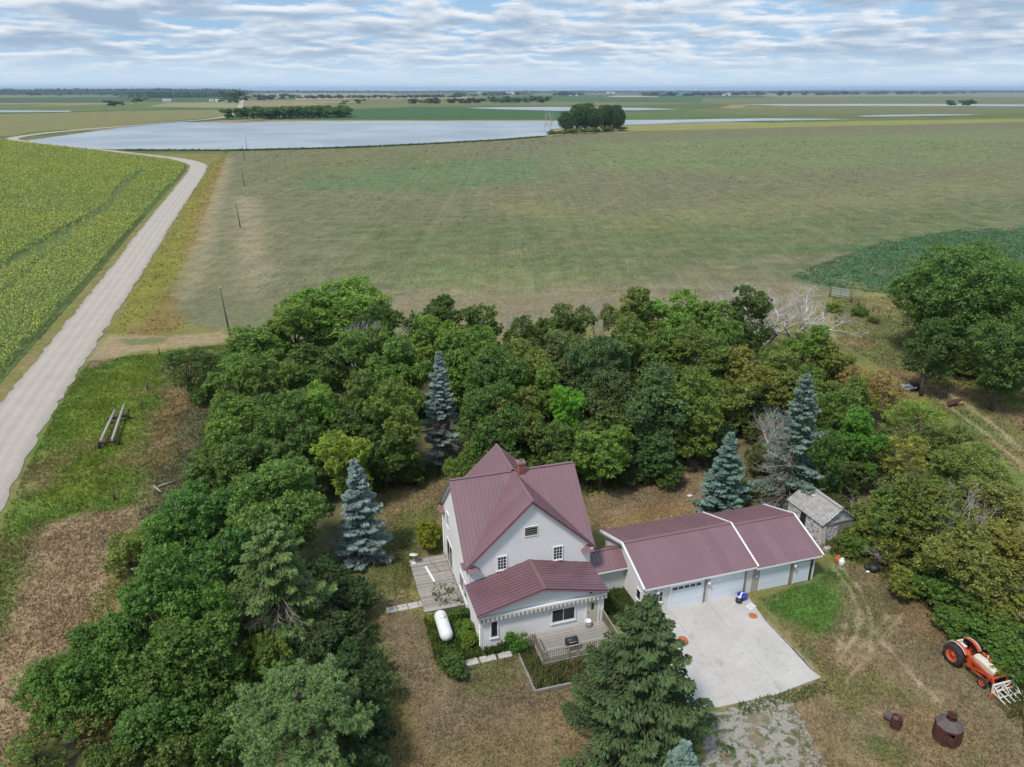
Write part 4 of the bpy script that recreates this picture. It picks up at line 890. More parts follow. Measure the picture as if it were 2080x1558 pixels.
MB().box(1.0, 2.35, -.13, .13, .8, 1.03).tube([(1.4, .14, .95), (1.9, .2, .95)], .06, 8).tube([(1.2, -.18, .9), (2.0, -.18, .95)], .05, 8).build('engine', M_grease, tr)
MB().tube([(.5, 0, .98), (.72, 0, 1.3)], .025, 8).build('steering_column', M_grease, tr)
sw_ = []; 
for k in range(17): a = 2 * math.pi * k / 16; sw_.append((.74 + .08 * math.cos(a), .2 * math.sin(a), 1.33 + .18 * math.cos(a)))
MB().tube(sw_, .014, 6, False).bar((.66, 0, 1.15), (.82, 0, 1.5), .02).bar((.74, -.2, 1.33), (.74, .2, 1.33), .02).build('steering_wheel', M_black, tr)
MB().box(-.42, .0, -.26, .26, 1.08, 1.16).box(-.48, -.4, -.26, .26, 1.12, 1.4).build('seat', M_white2, tr); MB().box(-.3, -.1, -.06, .06, .9, 1.08).build('seat_post', M_grease, tr)
for s in (-1, 1):
    f = MB(); n = 9
    for k in range(n + 1):
        a = R(35 + 120 * k / n); f.v += [(.84 * math.cos(a), s * .42, .74 + .84 * math.sin(a)), (.84 * math.cos(a), s * .64, .74 + .84 * math.sin(a)), (.8 * math.cos(a), s * .64, .74 + .8 * math.sin(a)), (.8 * math.cos(a), s * .42, .74 + .8 * math.sin(a))]
    for k in range(n):
        for j in range(4): f.f.append((k * 4 + j, k * 4 + (j + 1) % 4, k * 4 + 4 + (j + 1) % 4, k * 4 + 4 + j))
    f.sm = [False] * len(f.f); fe = f.build('fender', M_red, tr)
    e = MB(); pts = [(.845 * math.cos(R(35 + 120 * k / n)), s * .65, .74 + .845 * math.sin(R(35 + 120 * k / n))) for k in range(n + 1)]; e.tube(pts, .025, 6).build('fender_edge', M_white2, fe)
MB().tube([(1.55, .2, 1.35), (1.55, .2, 1.75)], .035, 8).build('exhaust', M_cream2, tr); MB().tube([(1.75, .24, 1.3), (1.75, .24, 1.5)], .06, 8).build('air_cleaner', M_red, tr)
ld_ = MB()
for s in (-1, 1):
    ld_.box(.9, 1.16, s * .46, s * .62, .55, 1.35).bar((1.03, s * .58, 1.28), (2.75, s * .58, 1.05), .09, .17).bar((2.7, s * .58, 1.1), (3.15, s * .58, .4), .09, .15)
    ld_.bar((1.1, s * .6, .72), (2.3, s * .6, .98), .06, .06).bar((.75, s * .5, .55), (2.3, s * .5, .55), .09, .12)
ld_.bar((2.72, -.6, 1.06), (2.72, .6, 1.06), .09, .09).bar((.95, -.55, .6), (.95, .55, .6), .1, .1)
lo = ld_.build('loader_arms', M_red, tr)
fk = MB().bar((3.15, -.85, .42), (3.15, .85, .42), .09).bar((3.1, -.85, .95), (3.1, .85, .95), .09).bar((3.15, -.85, .42), (3.1, -.85, .95), .08).bar((3.15, .85, .42), (3.1, .85, .95), .08).bar((3.12, 0, .42), (3.1, 0, .98), .1)
for k in range(2): fk.bar((3.12, -.8 + .8 * k, .5), (3.1, 0 + .8 * k, .9), .05)
fo = fk.build('loader_fork', M_white2, lo)
for k in range(5):
    y = -.8 + .4 * k; MB().bar((3.12, y, .45), (4.1, y, .32), .055).build('tine', M_white2, tr)
for k in range(3): MB().bar((3.1, -.8 + .8 * k, .92), (3.75, -.8 + .8 * k, .4), .045).build('fork_brace', M_white2, tr)
MB().bar((3.65, -.82, .43), (3.65, .82, .43), .05).build('fork_crossbar', M_white2, tr)
MB().box(3.16, 3.3, -1.05, -.72, .02, .45).build('fork_plate', M_orange, tr)
# ---------------------------------------------------------------- pole trailer in the meadow
wg = empty('log_trailer', (0, 0, 0), 0, 'old pole trailer with two long grey logs on black wheels in the meadow', 'trailer')
A0, A1, B0, B1 = (-44.59,71.63), (-47.14,79.83), (-43.48,71.87), (-46.88,81.57)
for p, q in ((A0, A1), (B0, B1)): MB().tube([(*p, .72), (p[0] * .5 + q[0] * .5, p[1] * .5 + q[1] * .5, .74), (*q, .72)], [.14, .16, .15], 10).build('log', M_wood, wg)
for (p, q) in (((-44.74,71.39), (-42.96,72.23)), ((-46.90,77.74), (-45.21,78.98))):
    p, q = Vector((*p, .5)), Vector((*q, .5)); MB().bar(p, q, .2, .2).bar(p + Vector((0, 0, .12)), q + Vector((0, 0, .12)), .1, .06).build('bunk', M_grease, wg); dn = (q - p).normalized()
    for c in (p, q):
        rz = math.atan2(dn.y, dn.x) - math.pi / 2
        o = MB().lathe([(.1, -.1), (.25, -.12), (.38, -.08), (.38, .08), (.25, .12), (.1, .1)], 16, (0, 0, 0), 'y').build('wheel', M_tyre, wg, (c.x, c.y, .38), rz)
MB().bar((*(-46.23,78.70), .55), (*(-43.86,71.99), .55), .08, .1).build('reach', M_grease, wg)
# ---------------------------------------------------------------- poles, posts, sign, gate
M_pole = plain('pole_wood', (.13, .105, .085), .9, .3, 2); M_mound = plain('pole_mound', (.2, .16, .1), .95, .4, 2, bump=.5)
for k, (x, y, h_, tl) in enumerate(((*(-75.73,206.40), 7.4, -.4), (*(-106.83,301.65), 7.6, -.25), (*(-144.87,414.98), 8.4, -.4), (*(-170.91,495.92), 8.2, 0), (*(-43.74,108.68), 8.2, -.5))):
    lab = ('tall wooden utility pole on a brown weed mound in the stubble field' if k < 3 else 'pale utility pole standing at the lake shore' if k == 3 else 'dark utility pole rising behind the left end of the wood')
    p = empty('utility_pole', (x, y, 0), 0, lab, 'pole', 'poles along the field' if k < 3 else None)
    MB().tube([(0, 0, -.2), (tl * .5, 0, h_ * .5), (tl, 0, h_)], [.17, .14, .11], 8).build('shaft', M_pole, p)
    MB().box(tl - .04, tl + .04, -.05, .05, h_ - .02, h_ + .22).build('insulator', M_siding2, p)
    if k < 3:
        mm = MB(); q = random.Random(k); vs = [(0, 0, .55)]; n = 14
        for ring, (rr_, zz) in enumerate(((.7, .38), (1.4, .12), (1.9, -.05))):
            for j in range(n): a = 2 * math.pi * j / n; w = rr_ * q.uniform(.8, 1.2); vs.append((w * math.cos(a), w * math.sin(a), zz))
        fs = [(0, 1 + j, 1 + (j + 1) % n) for j in range(n)] + [(1 + r_ * n + j, 1 + (r_ + 1) * n + j, 1 + (r_ + 1) * n + (j + 1) % n, 1 + r_ * n + (j + 1) % n) for r_ in range(2) for j in range(n)]
        mm.add(vs, fs); mm.build('weed_mound', M_mound, p)
M_sign = plain('sign_yellow', (.75, .38, .02), .5, .08)
sg = empty('road_sign', (*(-102.09,238.71), 0), R(18), 'yellow diamond road sign on a post in the verge', 'sign')
MB().box(-.04, .04, -.03, .03, 0, 2.6).build('post', M_grease, sg); q = .55
MB().poly([(0, -.05, 2.35 - q), (q, -.05, 2.35), (0, -.05, 2.35 + q), (-q, -.05, 2.35)], .02, (0, -1, 0)).build('plate', M_sign, sg)
MB().poly([(-.04, -.058, 2.1), (.04, -.058, 2.1), (.04, -.058, 2.4), (.16, -.058, 2.5), (.1, -.058, 2.56), (-.04, -.058, 2.44)], .004, (0, -1, 0)).build('arrow', M_black, sg)
for k, p in enumerate(((-51.58,101.36), (-47.17,88.04), (-44.92,81.71), (-37.59,60.47), (-35.22,83.53))):
    h_ = 1.25 + .1 * (k % 3); o = MB().tube([(0, 0, 0), (.03, .01, h_)], [.09, .075], 8).build('fence_post', M_pole, None, (*p, 0), k)
    tag(o, 'weathered wooden fence post in the left meadow grass', 'fence post', 'meadow fence posts')
for k, p in enumerate(((62.01,130.42), (62.21,127.78), (63.13,123.99), (63.90,119.81), (65.35,115.88))):
    h_ = 1.6 if k < 2 else 1.5; o = MB().tube([(0, 0, 0), (.05, .02, h_)], [.16 if k < 2 else .06, .14 if k < 2 else .05], 8).build('fence_post', M_pole, None, (*p, 0), k)
    tag(o, 'thick dark wooden fence post beside the metal gate' if k < 2 else 'thin fence post along the right pasture', 'fence post', 'gate posts' if k < 2 else 'pasture fence posts')
gt = empty('metal_gate', (*(59.94,134.22), 0), R(-14), 'leaning grey five bar metal gate at the field edge', 'gate')
M_galv = plain('galvanised', (.42, .43, .45), .5, .15, 4)
for k in range(6): MB().bar((0, .1 * k - .2, .3 + .28 * k), (3.2, .1 * k - .2, .12 + .28 * k), .06, .09).build('bar', M_galv, gt)
for x in (0, 1.6, 3.2): MB().bar((x, -.24, .2 - .05 * x), (x, .34, 1.8 - .05 * x), .05).build('upright', M_grease, gt)
MB().tube([(-.25, 0, 0), (-.35, .1, 1.9)], .1, 8).build('hinge_post', M_pole, gt)
im = empty('rusty_implement', (*(54.21,82.61), 0), R(12), 'dark rusty flat farm implement standing at the track edge', 'implement')
MB().poly([(-1.1, -.2, .4), (-.3, -.3, .55), (1.3, 0, .95), (.2, .35, .85), (-1.0, .25, .6)], .1, (0, 0, 1)).build('deck_plate', M_rust, im)
for x, z in ((-.6, .45), (.3, .65)): MB().bar((x, 0, 0), (x, 0, z), .1).build('leg', M_grease, im)
im = empty('hay_rack', (*(53.94,84.77), 0), R(30), 'rusty upright tubular frame among bushes by the track', 'frame')
for x in (-.7, 0, .7): MB().bar((x, 0, 0), (x + .1, .1, 1.7), .08).build('upright', M_rust, im)
MB().bar((-.75, 0, 1.6), (.85, .1, 1.7), .08).bar((-.75, 0, .7), (.85, .05, .7), .08).build('crossbar', M_rust, im)
im = empty('scrap_heap', (*(51.44,88.04), 0), R(5), 'grey and white scrap heap partly hidden by the bushes near the track', 'scrap')
MB().box(-1.2, .1, -.4, .4, .3, .7).build('panel', M_siding2, im); MB().box(.15, 1.1, -.3, .4, .2, .95).build('engine_block', M_grease, im); MB().bar((-1.3, -.45, .2), (.6, -.5, .5), .1, .16).build('bumper', M_white, im)
for k in range(2): MB().lathe([(.1, -.1), (.34, -.1), (.36, .1), (.1, .1)], 14, (0, 0, 0), 'y').build('wheel', M_tyre, im, (-.8 + 1.6 * k, -.3, .35))
for k, (p, q) in enumerate((((-35.01,62.88), (-33.69,61.66)), ((-34.44,62.69), (-33.30,63.85)))):
    tag(MB().tube([(*p, .2), (p[0] * .5 + q[0] * .5, p[1] * .5 + q[1] * .5, .22), (*q, .15)], [.06, .08, .07], 7).build('fallen_branch', M_wood, None), 'pale fallen branch lying at the edge of the left trees', 'branch', 'fallen branches')
# gravel drive by the slab
def dist_gravel():
    P = [(12.2,34.8),(16.4,36.2),(17.9,36.0),(17.9,33.7),(18.0,30.9),(18.1,28.4),(10.1,28.4),(11.3,32.2)]
    r = random.Random(9); out = []
    for a, b in zip(P, P[1:] + P[:1]):
        for k in range(14): out.append((a[0] + (b[0] - a[0]) * k / 14 + r.uniform(-.22, .22), a[1] + (b[1] - a[1]) * k / 14 + r.uniform(-.22, .22), .012))
    return out
m, t, b = newmat('yard_gravel'); p = GEO(t); L = t.links.new
n1 = NOISE(t, p, 14, 5, .8); n2 = NOISE(t, p, 1.9, 6, .7, .4)
c = MIX(t, RAMP(t, n1, .3, .7), (.17, .155, .135), (.45, .42, .38)); c = MIX(t, RAMP(t, n2, .48, .58), c, (.10, .12, .045)); c = MIX(t, RAMP(t, NOISE(t, p, .5, 4), .55, .65), c, (.2, .16, .1))
L(c, b.inputs['Base Color']); b.inputs['Roughness'].default_value = .95; BUMP(t, b, n1, .7, .06); M_yg = m
mm = MB(); q = dist_gravel(); mm.add(q, [tuple(range(len(q)))]); me = mm.mesh('gravel_drive', M_yg)
if me.polygons[0].normal.z < 0: me.flip_normals()
tag(link('gravel_drive', me), kind='structure')

# ---------------------------------------------------------------- vegetation
def foliage_mat(name, trans=.45, yellow=(4.6, 4.0, 3.0), dark=1.35, rough=.5):
    m, t, b = newmat(name); L = t.links.new
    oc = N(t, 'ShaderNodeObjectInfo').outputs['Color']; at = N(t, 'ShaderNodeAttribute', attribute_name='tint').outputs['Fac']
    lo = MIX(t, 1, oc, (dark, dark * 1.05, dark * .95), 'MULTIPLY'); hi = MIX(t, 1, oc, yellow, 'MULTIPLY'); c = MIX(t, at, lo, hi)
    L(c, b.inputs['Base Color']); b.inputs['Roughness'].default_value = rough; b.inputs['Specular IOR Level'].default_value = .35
    tr = N(t, 'ShaderNodeBsdfTranslucent'); L(MIX(t, 1, c, (1.15, 1.2, .5), 'MULTIPLY'), tr.inputs[0])
    mx = N(t, 'ShaderNodeMixShader'); mx.inputs[0].default_value = trans; L(b.outputs[0], mx.inputs[1]); L(tr.outputs[0], mx.inputs[2])
    L(mx.outputs[0], t.nodes['Material Output'].inputs[0]); return m
M_leaf = foliage_mat('leaves'); M_needle = foliage_mat('needles', .15, (3.4, 3.3, 3.25), 1.15, .6)
def bark(name, a): return plain(name, a, .95, .4, 4, spec=.1, bump=.4, stretch=(1, 1, .3))
M_bark = bark('bark', (.13, .105, .085)); M_grey = bark('dead_wood', (.5, .47, .45)); M_brownbark = bark('dead_twigs', (.33, .27, .245))
def unit(v): return v / (np.linalg.norm(v, axis=-1, keepdims=True) + 1e-9)
def leaf_quads(r, P, Nn, size, asp=.55):
    """rhombic leaves at P facing Nn"""
    n = len(P); T = unit(np.cross(Nn, unit(r.normal(size=(n, 3))))); B = np.cross(Nn, T)
    s = size * r.uniform(.6, 1.35, (n, 1)); w = s * asp
    return np.stack([P - T * s * .5, P + B * w * .5 - Nn * s * .08, P + T * s * .5 - Nn * s * .18, P - B * w * .5 - Nn * s * .08], 1)
def crown(seed, h, R_, nl, nc, m, leaf, zlo=.3, spread=1.0):
    """lobed crown of leaf clusters; returns quads, tint and lobe centres"""
    r = np.random.default_rng(seed); cz = h * (zlo + 1) / 2; az = h * (1 - zlo) / 2
    cs = [np.array((0, 0, cz))]; rs = [R_ * .55]
    for k in range(nl):
        for _ in range(40):
            d = unit(r.normal(size=3) * np.array((1, 1, .9)) + np.array((0, 0, .12))); f = r.uniform(.5, .8) * spread; rad = R_ * r.uniform(.24, .42)
            c = np.array((0, 0, cz)) + d * np.array((R_ * f, R_ * f, az * f))
            if c[2] + rad < h * 1.02 and all(np.linalg.norm(c - q) > .5 * (rad + s) for q, s in zip(cs[1:], rs[1:])): break
        cs.append(c); rs.append(rad)
    Ps, Ns, Ti = [], [], []
    C_, R__ = np.array(cs), np.array(rs)
    for i, (c, rad) in enumerate(zip(cs, rs)):
        D = unit(r.normal(size=(nc, 3)) + np.array((0, 0, .25))); sq = np.array((1, 1, .85))
        Q = c + D * sq * rad * np.where(r.random((nc, 1)) < .14, r.uniform(1.1, 1.32, (nc, 1)), r.uniform(.78, 1.1, (nc, 1)))
        ok = np.ones(nc, bool)
        for j in range(len(cs)):
            if j != i: ok &= np.linalg.norm(Q - C_[j], axis=1) > R__[j] * .72
        for q, dd in zip(Q[ok], D[ok]):
            cr = rad * r.uniform(.2, .42); k = int(m * r.uniform(.6, 1.4)); off = unit(r.normal(size=(k, 3)) + dd * .35) * (r.random((k, 1)) ** .45) * cr * np.array((1, 1, .75))
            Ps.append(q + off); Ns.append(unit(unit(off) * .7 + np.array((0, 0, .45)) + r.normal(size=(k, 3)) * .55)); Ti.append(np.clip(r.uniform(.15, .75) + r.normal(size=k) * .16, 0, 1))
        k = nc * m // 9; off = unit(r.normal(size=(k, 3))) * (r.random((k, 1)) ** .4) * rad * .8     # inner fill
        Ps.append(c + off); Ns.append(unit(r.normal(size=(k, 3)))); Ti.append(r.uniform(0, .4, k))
    P, Nn, T = np.concatenate(Ps), np.concatenate(Ns), np.concatenate(Ti); ok = P[:, 2] > .15
    return leaf_quads(r, P[ok], Nn[ok], leaf), T[ok], cs, rs
def trunk_mesh(name, seed, h, R_, cs, rad, mat):
    r = random.Random(seed); m = MB(); top = cs[0][2]
    pts = [Vector((0, 0, -.1)), Vector((r.uniform(-.15, .15), r.uniform(-.15, .15), top * .35)), Vector((r.uniform(-.3, .3), r.uniform(-.3, .3), top * .7)), Vector((0, 0, top * 1.15))]
    m.tube(pts, [rad * 1.25, rad, rad * .7, rad * .3], 8)
    for c in cs[1:]:
        c = Vector(c); z0 = min(max(.35 * top, c.z * .5), top * .9); a = Vector((0, 0, z0)); mid = a.lerp(c, .5) + Vector((r.uniform(-.3, .3), r.uniform(-.3, .3), .1 * h * .3)); m.tube([a, mid, c], [rad * .5, rad * .32, rad * .1], 5, False)
        for k in range(3):
            e = c + Vector((r.uniform(-1, 1), r.uniform(-1, 1), r.uniform(-.3, .9))) * R_ * .22; m.tube([mid.lerp(c, .6), e], [rad * .16, rad * .05], 4, False)
    return m.mesh(name, mat)
PROTO = {}
def make_proto(key, seeds, h, R_, nl, nc, m, leaf, zlo, rad=.2, spread=1.0):
    PROTO[key] = []
    for s in seeds:
        V, T, cs, rs = crown(s, h, R_, nl, nc, m, leaf, zlo, spread)
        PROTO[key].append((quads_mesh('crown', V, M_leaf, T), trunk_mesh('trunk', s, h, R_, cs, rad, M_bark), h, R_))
make_proto('big', (1, 2, 3, 4), 12, 4.2, 15, 70, 26, .27, .16, .26)
make_proto('mid', (11, 12, 13, 14), 9, 3.0, 11, 60, 24, .24, .12, .18)
make_proto('bush', (21, 22, 23), 3.6, 2.0, 8, 46, 24, .17, .04, .08)
make_proto('airy', (31, 32, 33), 8, 2.9, 13, 34, 17, .2, .2, .14, 1.1)
make_proto('giant', (41,), 17, 8.5, 26, 110, 28, .36, .1, .5)
DARK=(.046,.08,.025); MIDG=(.062,.104,.028); BRIGHT=(.075,.128,.03); LIME=(.1,.145,.03); OLIV=(.074,.104,.032); BLUEG=(.048,.08,.036); YEL=(.092,.108,.034); BRN=(.13,.105,.05); LILAC=(.032,.06,.028); WILLOW=(.075,.105,.05)
rt = random.Random(77)
CNT = [0]
def tree(kind, x, y, h, r_, col, label, group=None, cat='tree', name='broadleaf_tree', var=None, rz=None):
    P = PROTO[kind]; k = CNT[0] = CNT[0] + 1; cm, tm, ph, pr = P[(k * 7 + 3) % len(P) if var is None else var]
    o = empty(name, (x, y, -.03), rt.uniform(0, 6.28) if rz is None else rz, label, cat, group)
    s = (r_ / pr * rt.uniform(.96, 1.05), r_ / pr * rt.uniform(.96, 1.05), h / ph)
    j = rt.uniform(.86, 1.14); j2 = rt.uniform(.9, 1.1)
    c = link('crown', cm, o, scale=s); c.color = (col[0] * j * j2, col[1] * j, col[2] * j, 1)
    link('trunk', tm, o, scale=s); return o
W_L = {'d': (DARK, 'dark green'), 'm': (MIDG, 'mid green'), 'b': (BRIGHT, 'bright green'), 'o': (OLIV, 'olive green'), 'g': (BLUEG, 'greyish blue green'), 'y': (YEL, 'yellowing'), 'w': (WILLOW, 'pale grey green')}
WOOD = [('big',-23.23,97.46,13.0,6.51,'b'),('mid',-28.77,92.72,11.0,3.96,'b'),('mid',-32.40,88.36,9.0,4.20,'m'),('mid',-17.65,91.99,11.0,3.05,'d'),('mid',-10.13,92.15,12.0,3.67,'d'),('mid',-8.85,84.84,11.0,3.25,'b'),('mid',-4.05,90.10,11.0,3.11,'d'),
 ('mid',1.18,84.84,11.0,2.83,'d'),('mid',4.87,89.99,10.0,2.50,'d'),('mid',7.70,89.22,11.5,2.83,'d'),('mid',15.20,92.55,13.0,3.80,'o'),('mid',21.91,93.93,12.0,3.87,'b'),('mid',26.89,92.57,11.5,3.19,'m'),('mid',32.84,97.22,11.5,2.80,'d'),
 ('big',21.12,78.55,12.0,4.06,'m'),('mid',14.17,81.44,12.0,3.17,'o'),('big',9.40,76.71,12.0,3.76,'g'),('mid',6.40,79.35,11.0,2.78,'w'),('mid',-31.61,78.42,8.5,3.23,'m'),('mid',-26.75,76.22,9.5,3.57,'m'),('mid',-22.98,81.51,9.0,3.45,'d'),
 ('mid',-17.86,83.69,10.0,3.51,'m'),('mid',-11.88,77.54,11.0,3.38,'m'),('big',-26.33,63.82,10.0,3.33,'m'),('big',-22.04,63.57,10.5,3.49,'d'),('mid',-18.94,65.71,10.0,2.61,'b'),('mid',-15.59,67.09,11.0,2.97,'d'),('mid',-11.49,64.44,11.0,2.87,'m'),
 ('mid',-27.09,58.99,6.5,2.73,'d'),('big',-22.17,56.87,8.5,3.21,'d'),('mid',-19.62,60.46,8.0,2.68,'d'),('mid',-4.94,78.55,12.0,3.73,'m'),('big',-1.52,71.65,12.0,3.64,'d'),('mid',1.70,75.47,11.0,2.98,'o'),('mid',4.17,71.23,10.0,2.34,'b'),
 ('big',-1.85,64.44,11.0,3.06,'d'),('mid',0.47,65.08,10.5,2.81,'o'),('big',13.67,67.09,11.0,3.65,'g'),('mid',9.89,69.07,10.0,2.87,'g'),('mid',17.99,67.09,11.0,2.88,'m'),('mid',25.61,76.98,10.5,2.82,'y'),('mid',30.70,79.72,9.0,3.27,'o'),
 ('mid',37.25,86.73,9.5,3.15,'b'),('mid',38.84,84.53,8.0,2.98,'y'),('mid',30.64,76.71,8.0,2.52,'y'),('mid',33.08,68.73,8.0,2.59,'m'),('mid',16.96,80.85,11.0,3.17,'m'),('mid',-16.80,63.79,8.0,2.89,'d'),('mid',-12.21,62.64,7.5,2.67,'d'),
 ('mid',-0.47,63.73,7.0,3.09,'d'),('mid',3.75,63.73,7.0,2.63,'d'),('mid',9.18,66.07,7.0,2.90,'d'),('mid',-1.82,61.33,7.0,2.36,'d'),('mid',23.98,74.01,7.0,2.66,'o'),('mid',18.25,69.85,7.0,2.64,'d')]
for kd, x, y, h_, r_, c_ in WOOD:
    col, ad = W_L[c_]; seg = 'at the meadow end of the wood' if x < -27 else 'between the meadow and the slender blue spruce' if x < -9 else 'straight behind the farmhouse' if x < 9 else 'behind the back lawn' if x < 22 else 'beyond the tall blue spruce'
    rw_ = 'on the stubble field edge' if y > 97 else 'deep in the wood' if y > 80 else 'on the yard edge'; lab = f'{ad} tree {seg}, {rw_}'; tree(kd, x, y, h_, r_ * 1.1, col, lab, lab.replace('tree', 'trees', 1))
def T1(kind, args, col, label, **kw): return tree(kind, *args, col, label, **kw)
T1('airy', (-39.57,83.78,7.5,3.32), DARK, 'small dark leaning tree standing apart at the left end of the wood', name='broadleaf_tree')
T1('mid', (8.51,62.52,7.4,3.31), (.075,.128,.03), 'rounded bright green tree on the back lawn behind the house')
T1('mid', (5.69,68.56,8.5,1.98), (.07,.16,.025), 'slender vivid green young tree in front of the wood')
T1('mid', (13.97,64.73,5.6,2.97), (.035,.075,.03), 'dark rounded small tree beside the back lawn')
T1('mid', (-14.94,58.12,8.8,2.66), LIME, 'yellow green tree behind the blue spruce left of the house')
T1('airy', (-4.69,59.89,6.2,1.88), BRIGHT, 'bright green young tree behind the left gable of the house')
T1('bush', (6.76,64.51,3.2,1.74), LIME, 'small lime green tree behind the house chimney')
T1('bush', (-6.88,52.58,3.0,1.56), (.11,.14,.02), 'olive yellow rounded shrub beside the side deck', cat='shrub', name='shrub')
T1('big', (-17.67,49.58,10.5,3.87), (.052,.1,.03), 'large round mid green tree left of the blue spruce')
T1('big', (-24.45,49.92,8.5,3.18), (.046,.098,.03), 'broad green tree at the meadow edge below the wood')
T1('big', (-22.65,37.62,9.5,3.30), (.05,.1,.026), 'large leafy green tree at the left lawn corner, topmost crown')
T1('big', (-24.09,33.83,8.0,2.80), (.05,.1,.026), 'large leafy green tree leaning over the dry meadow')
T1('big', (-19.65,34.26,8.0,3.39), (.05,.098,.026), 'broad leafy green tree below the drooping spruce')
T1('big', (-19.77,37.51,8.5,2.41), (.05,.105,.026), 'broad dull green tree left of the drooping spruce')
T1('mid', (-25.79,47.83,6.5,2.60), (.05,.105,.026), 'low rounded green tree at the inner edge of the dry meadow')
T1('mid', (-20.61,44.26,7.5,2.77), (.042,.09,.026), 'dark green tree filling the gap behind the drooping spruce')
T1('big', (-25.77,32.75,6.5,2.49), (.052,.102,.026), 'leafy green tree farthest out over the dry meadow')
T1('mid', (-20.15,31.57,5.5,2.45), (.048,.09,.026), 'low leafy green tree beside the yellowing bush')
T1('bush', (-31.13,50.22,3.2,1.97), OLIV, 'olive bush at the edge of the dry meadow', cat='shrub', name='shrub')
T1('airy', (-24.63,32.54,4.2,2.25), BRN, 'brown and yellow turning bush beside the dry meadow', cat='shrub', name='shrub')
T1('airy', (-26.78,30.57,2.6,1.53), OLIV, 'thin olive bush at the bottom of the dry meadow', cat='shrub', name='shrub')
for x, y, h_, r_ in ((-18.48,30.27,4.0,2.14), (-15.93,30.81,4.5,1.89), (-21.47,29.65,3.6,1.86), (-17.60,33.22,5.0,1.99)): tree('bush', x, y, h_, r_, DARK, 'dark green undergrowth bush beneath the lower left trees', 'lower left undergrowth bushes', 'shrub', 'shrub')
for x, y, h_, r_ in ((-14.27,46.62,3.6,1.93), (-11.58,44.16,3.2,1.85), (-13.56,42.23,3.6,1.92), (-11.62,40.39,3.6,1.99), (-12.79,38.43,3.6,1.98), (-9.87,37.97,3.0,1.53), (-10.81,35.97,3.6,2.01), (-8.82,34.95,3.2,1.67), (-9.96,32.78,3.6,1.82), (-8.33,32.26,3.2,1.47), (-8.23,30.20,3.0,1.51), (-13.36,35.77,3.4,1.52)):
    
    w_ = 'beside the silvery blue spruce' if y > 44 else 'opposite the paving path' if y > 39 else 'next to the drooping spruce' if y > 35 else 'next to the pine'; tree('bush', x, y, h_, r_, LILAC, 'dark glossy lilac hedge shrub ' + w_, 'lilac hedge ' + w_, 'shrub', 'shrub')
for x, y, h_, r_ in ((-14.13,35.53,4.0,1.50), (-15.94,36.69,4.5,1.84)): tree('bush', x, y, h_, r_, MIDG, 'mid green bush under the drooping spruce', 'bushes under the drooping spruce', 'shrub', 'shrub')
for x, y, h_, r_ in ((2.00,67.33,3.0,2.91), (-0.99,66.39,2.8,2.18), (-2.09,70.83,3.2,2.30), (14.53,63.34,3.0,2.10), (11.89,63.08,2.6,1.62), (21.16,70.83,3.2,2.51), (15.13,68.00,3.4,2.22), (-10.19,64.63,2.6,2.43), (-13.40,63.46,2.4,1.91)):
    tree('bush', x, y, h_, r_, LILAC if rt.random() < .6 else DARK, 'dark low shrub along the front edge of the wood', 'shrubs at the foot of the wood', 'shrub', 'shrub')
rw = random.Random(12); FLOOR = [(-40.9,88.4),(-40.5,101.8),(-24.6,101.8),(-2.8,99.7),(33.6,102.9),(43.4,101.8),(42.7,83.5),(32.5,72.6),(26.0,72.6),(22.9,77.7),(14.9,77.7),(7.6,72.6),(0.6,75.1),(-7.6,72.6),(-14.6,69.1),(-21.0,65.9),(-31.0,65.9)]
fx0, fx1 = min(p[0] for p in FLOOR), max(p[0] for p in FLOOR); fy0, fy1 = min(p[1] for p in FLOOR), max(p[1] for p in FLOOR); k_ = 0
while k_ < 46:
    x, y = rw.uniform(fx0, fx1), rw.uniform(fy0, fy1)
    if sdist(np.array([x]), np.array([y]), FLOOR)[0] > -.5: continue
    k_ += 1; tree('bush', x, y, rw.uniform(2.2, 4.2), rw.uniform(1.8, 2.8), rw.choice((DARK, DARK, MIDG, LILAC)), 'dark undergrowth shrub between the trunks inside the wood', 'undergrowth inside the wood', 'shrub', 'shrub')
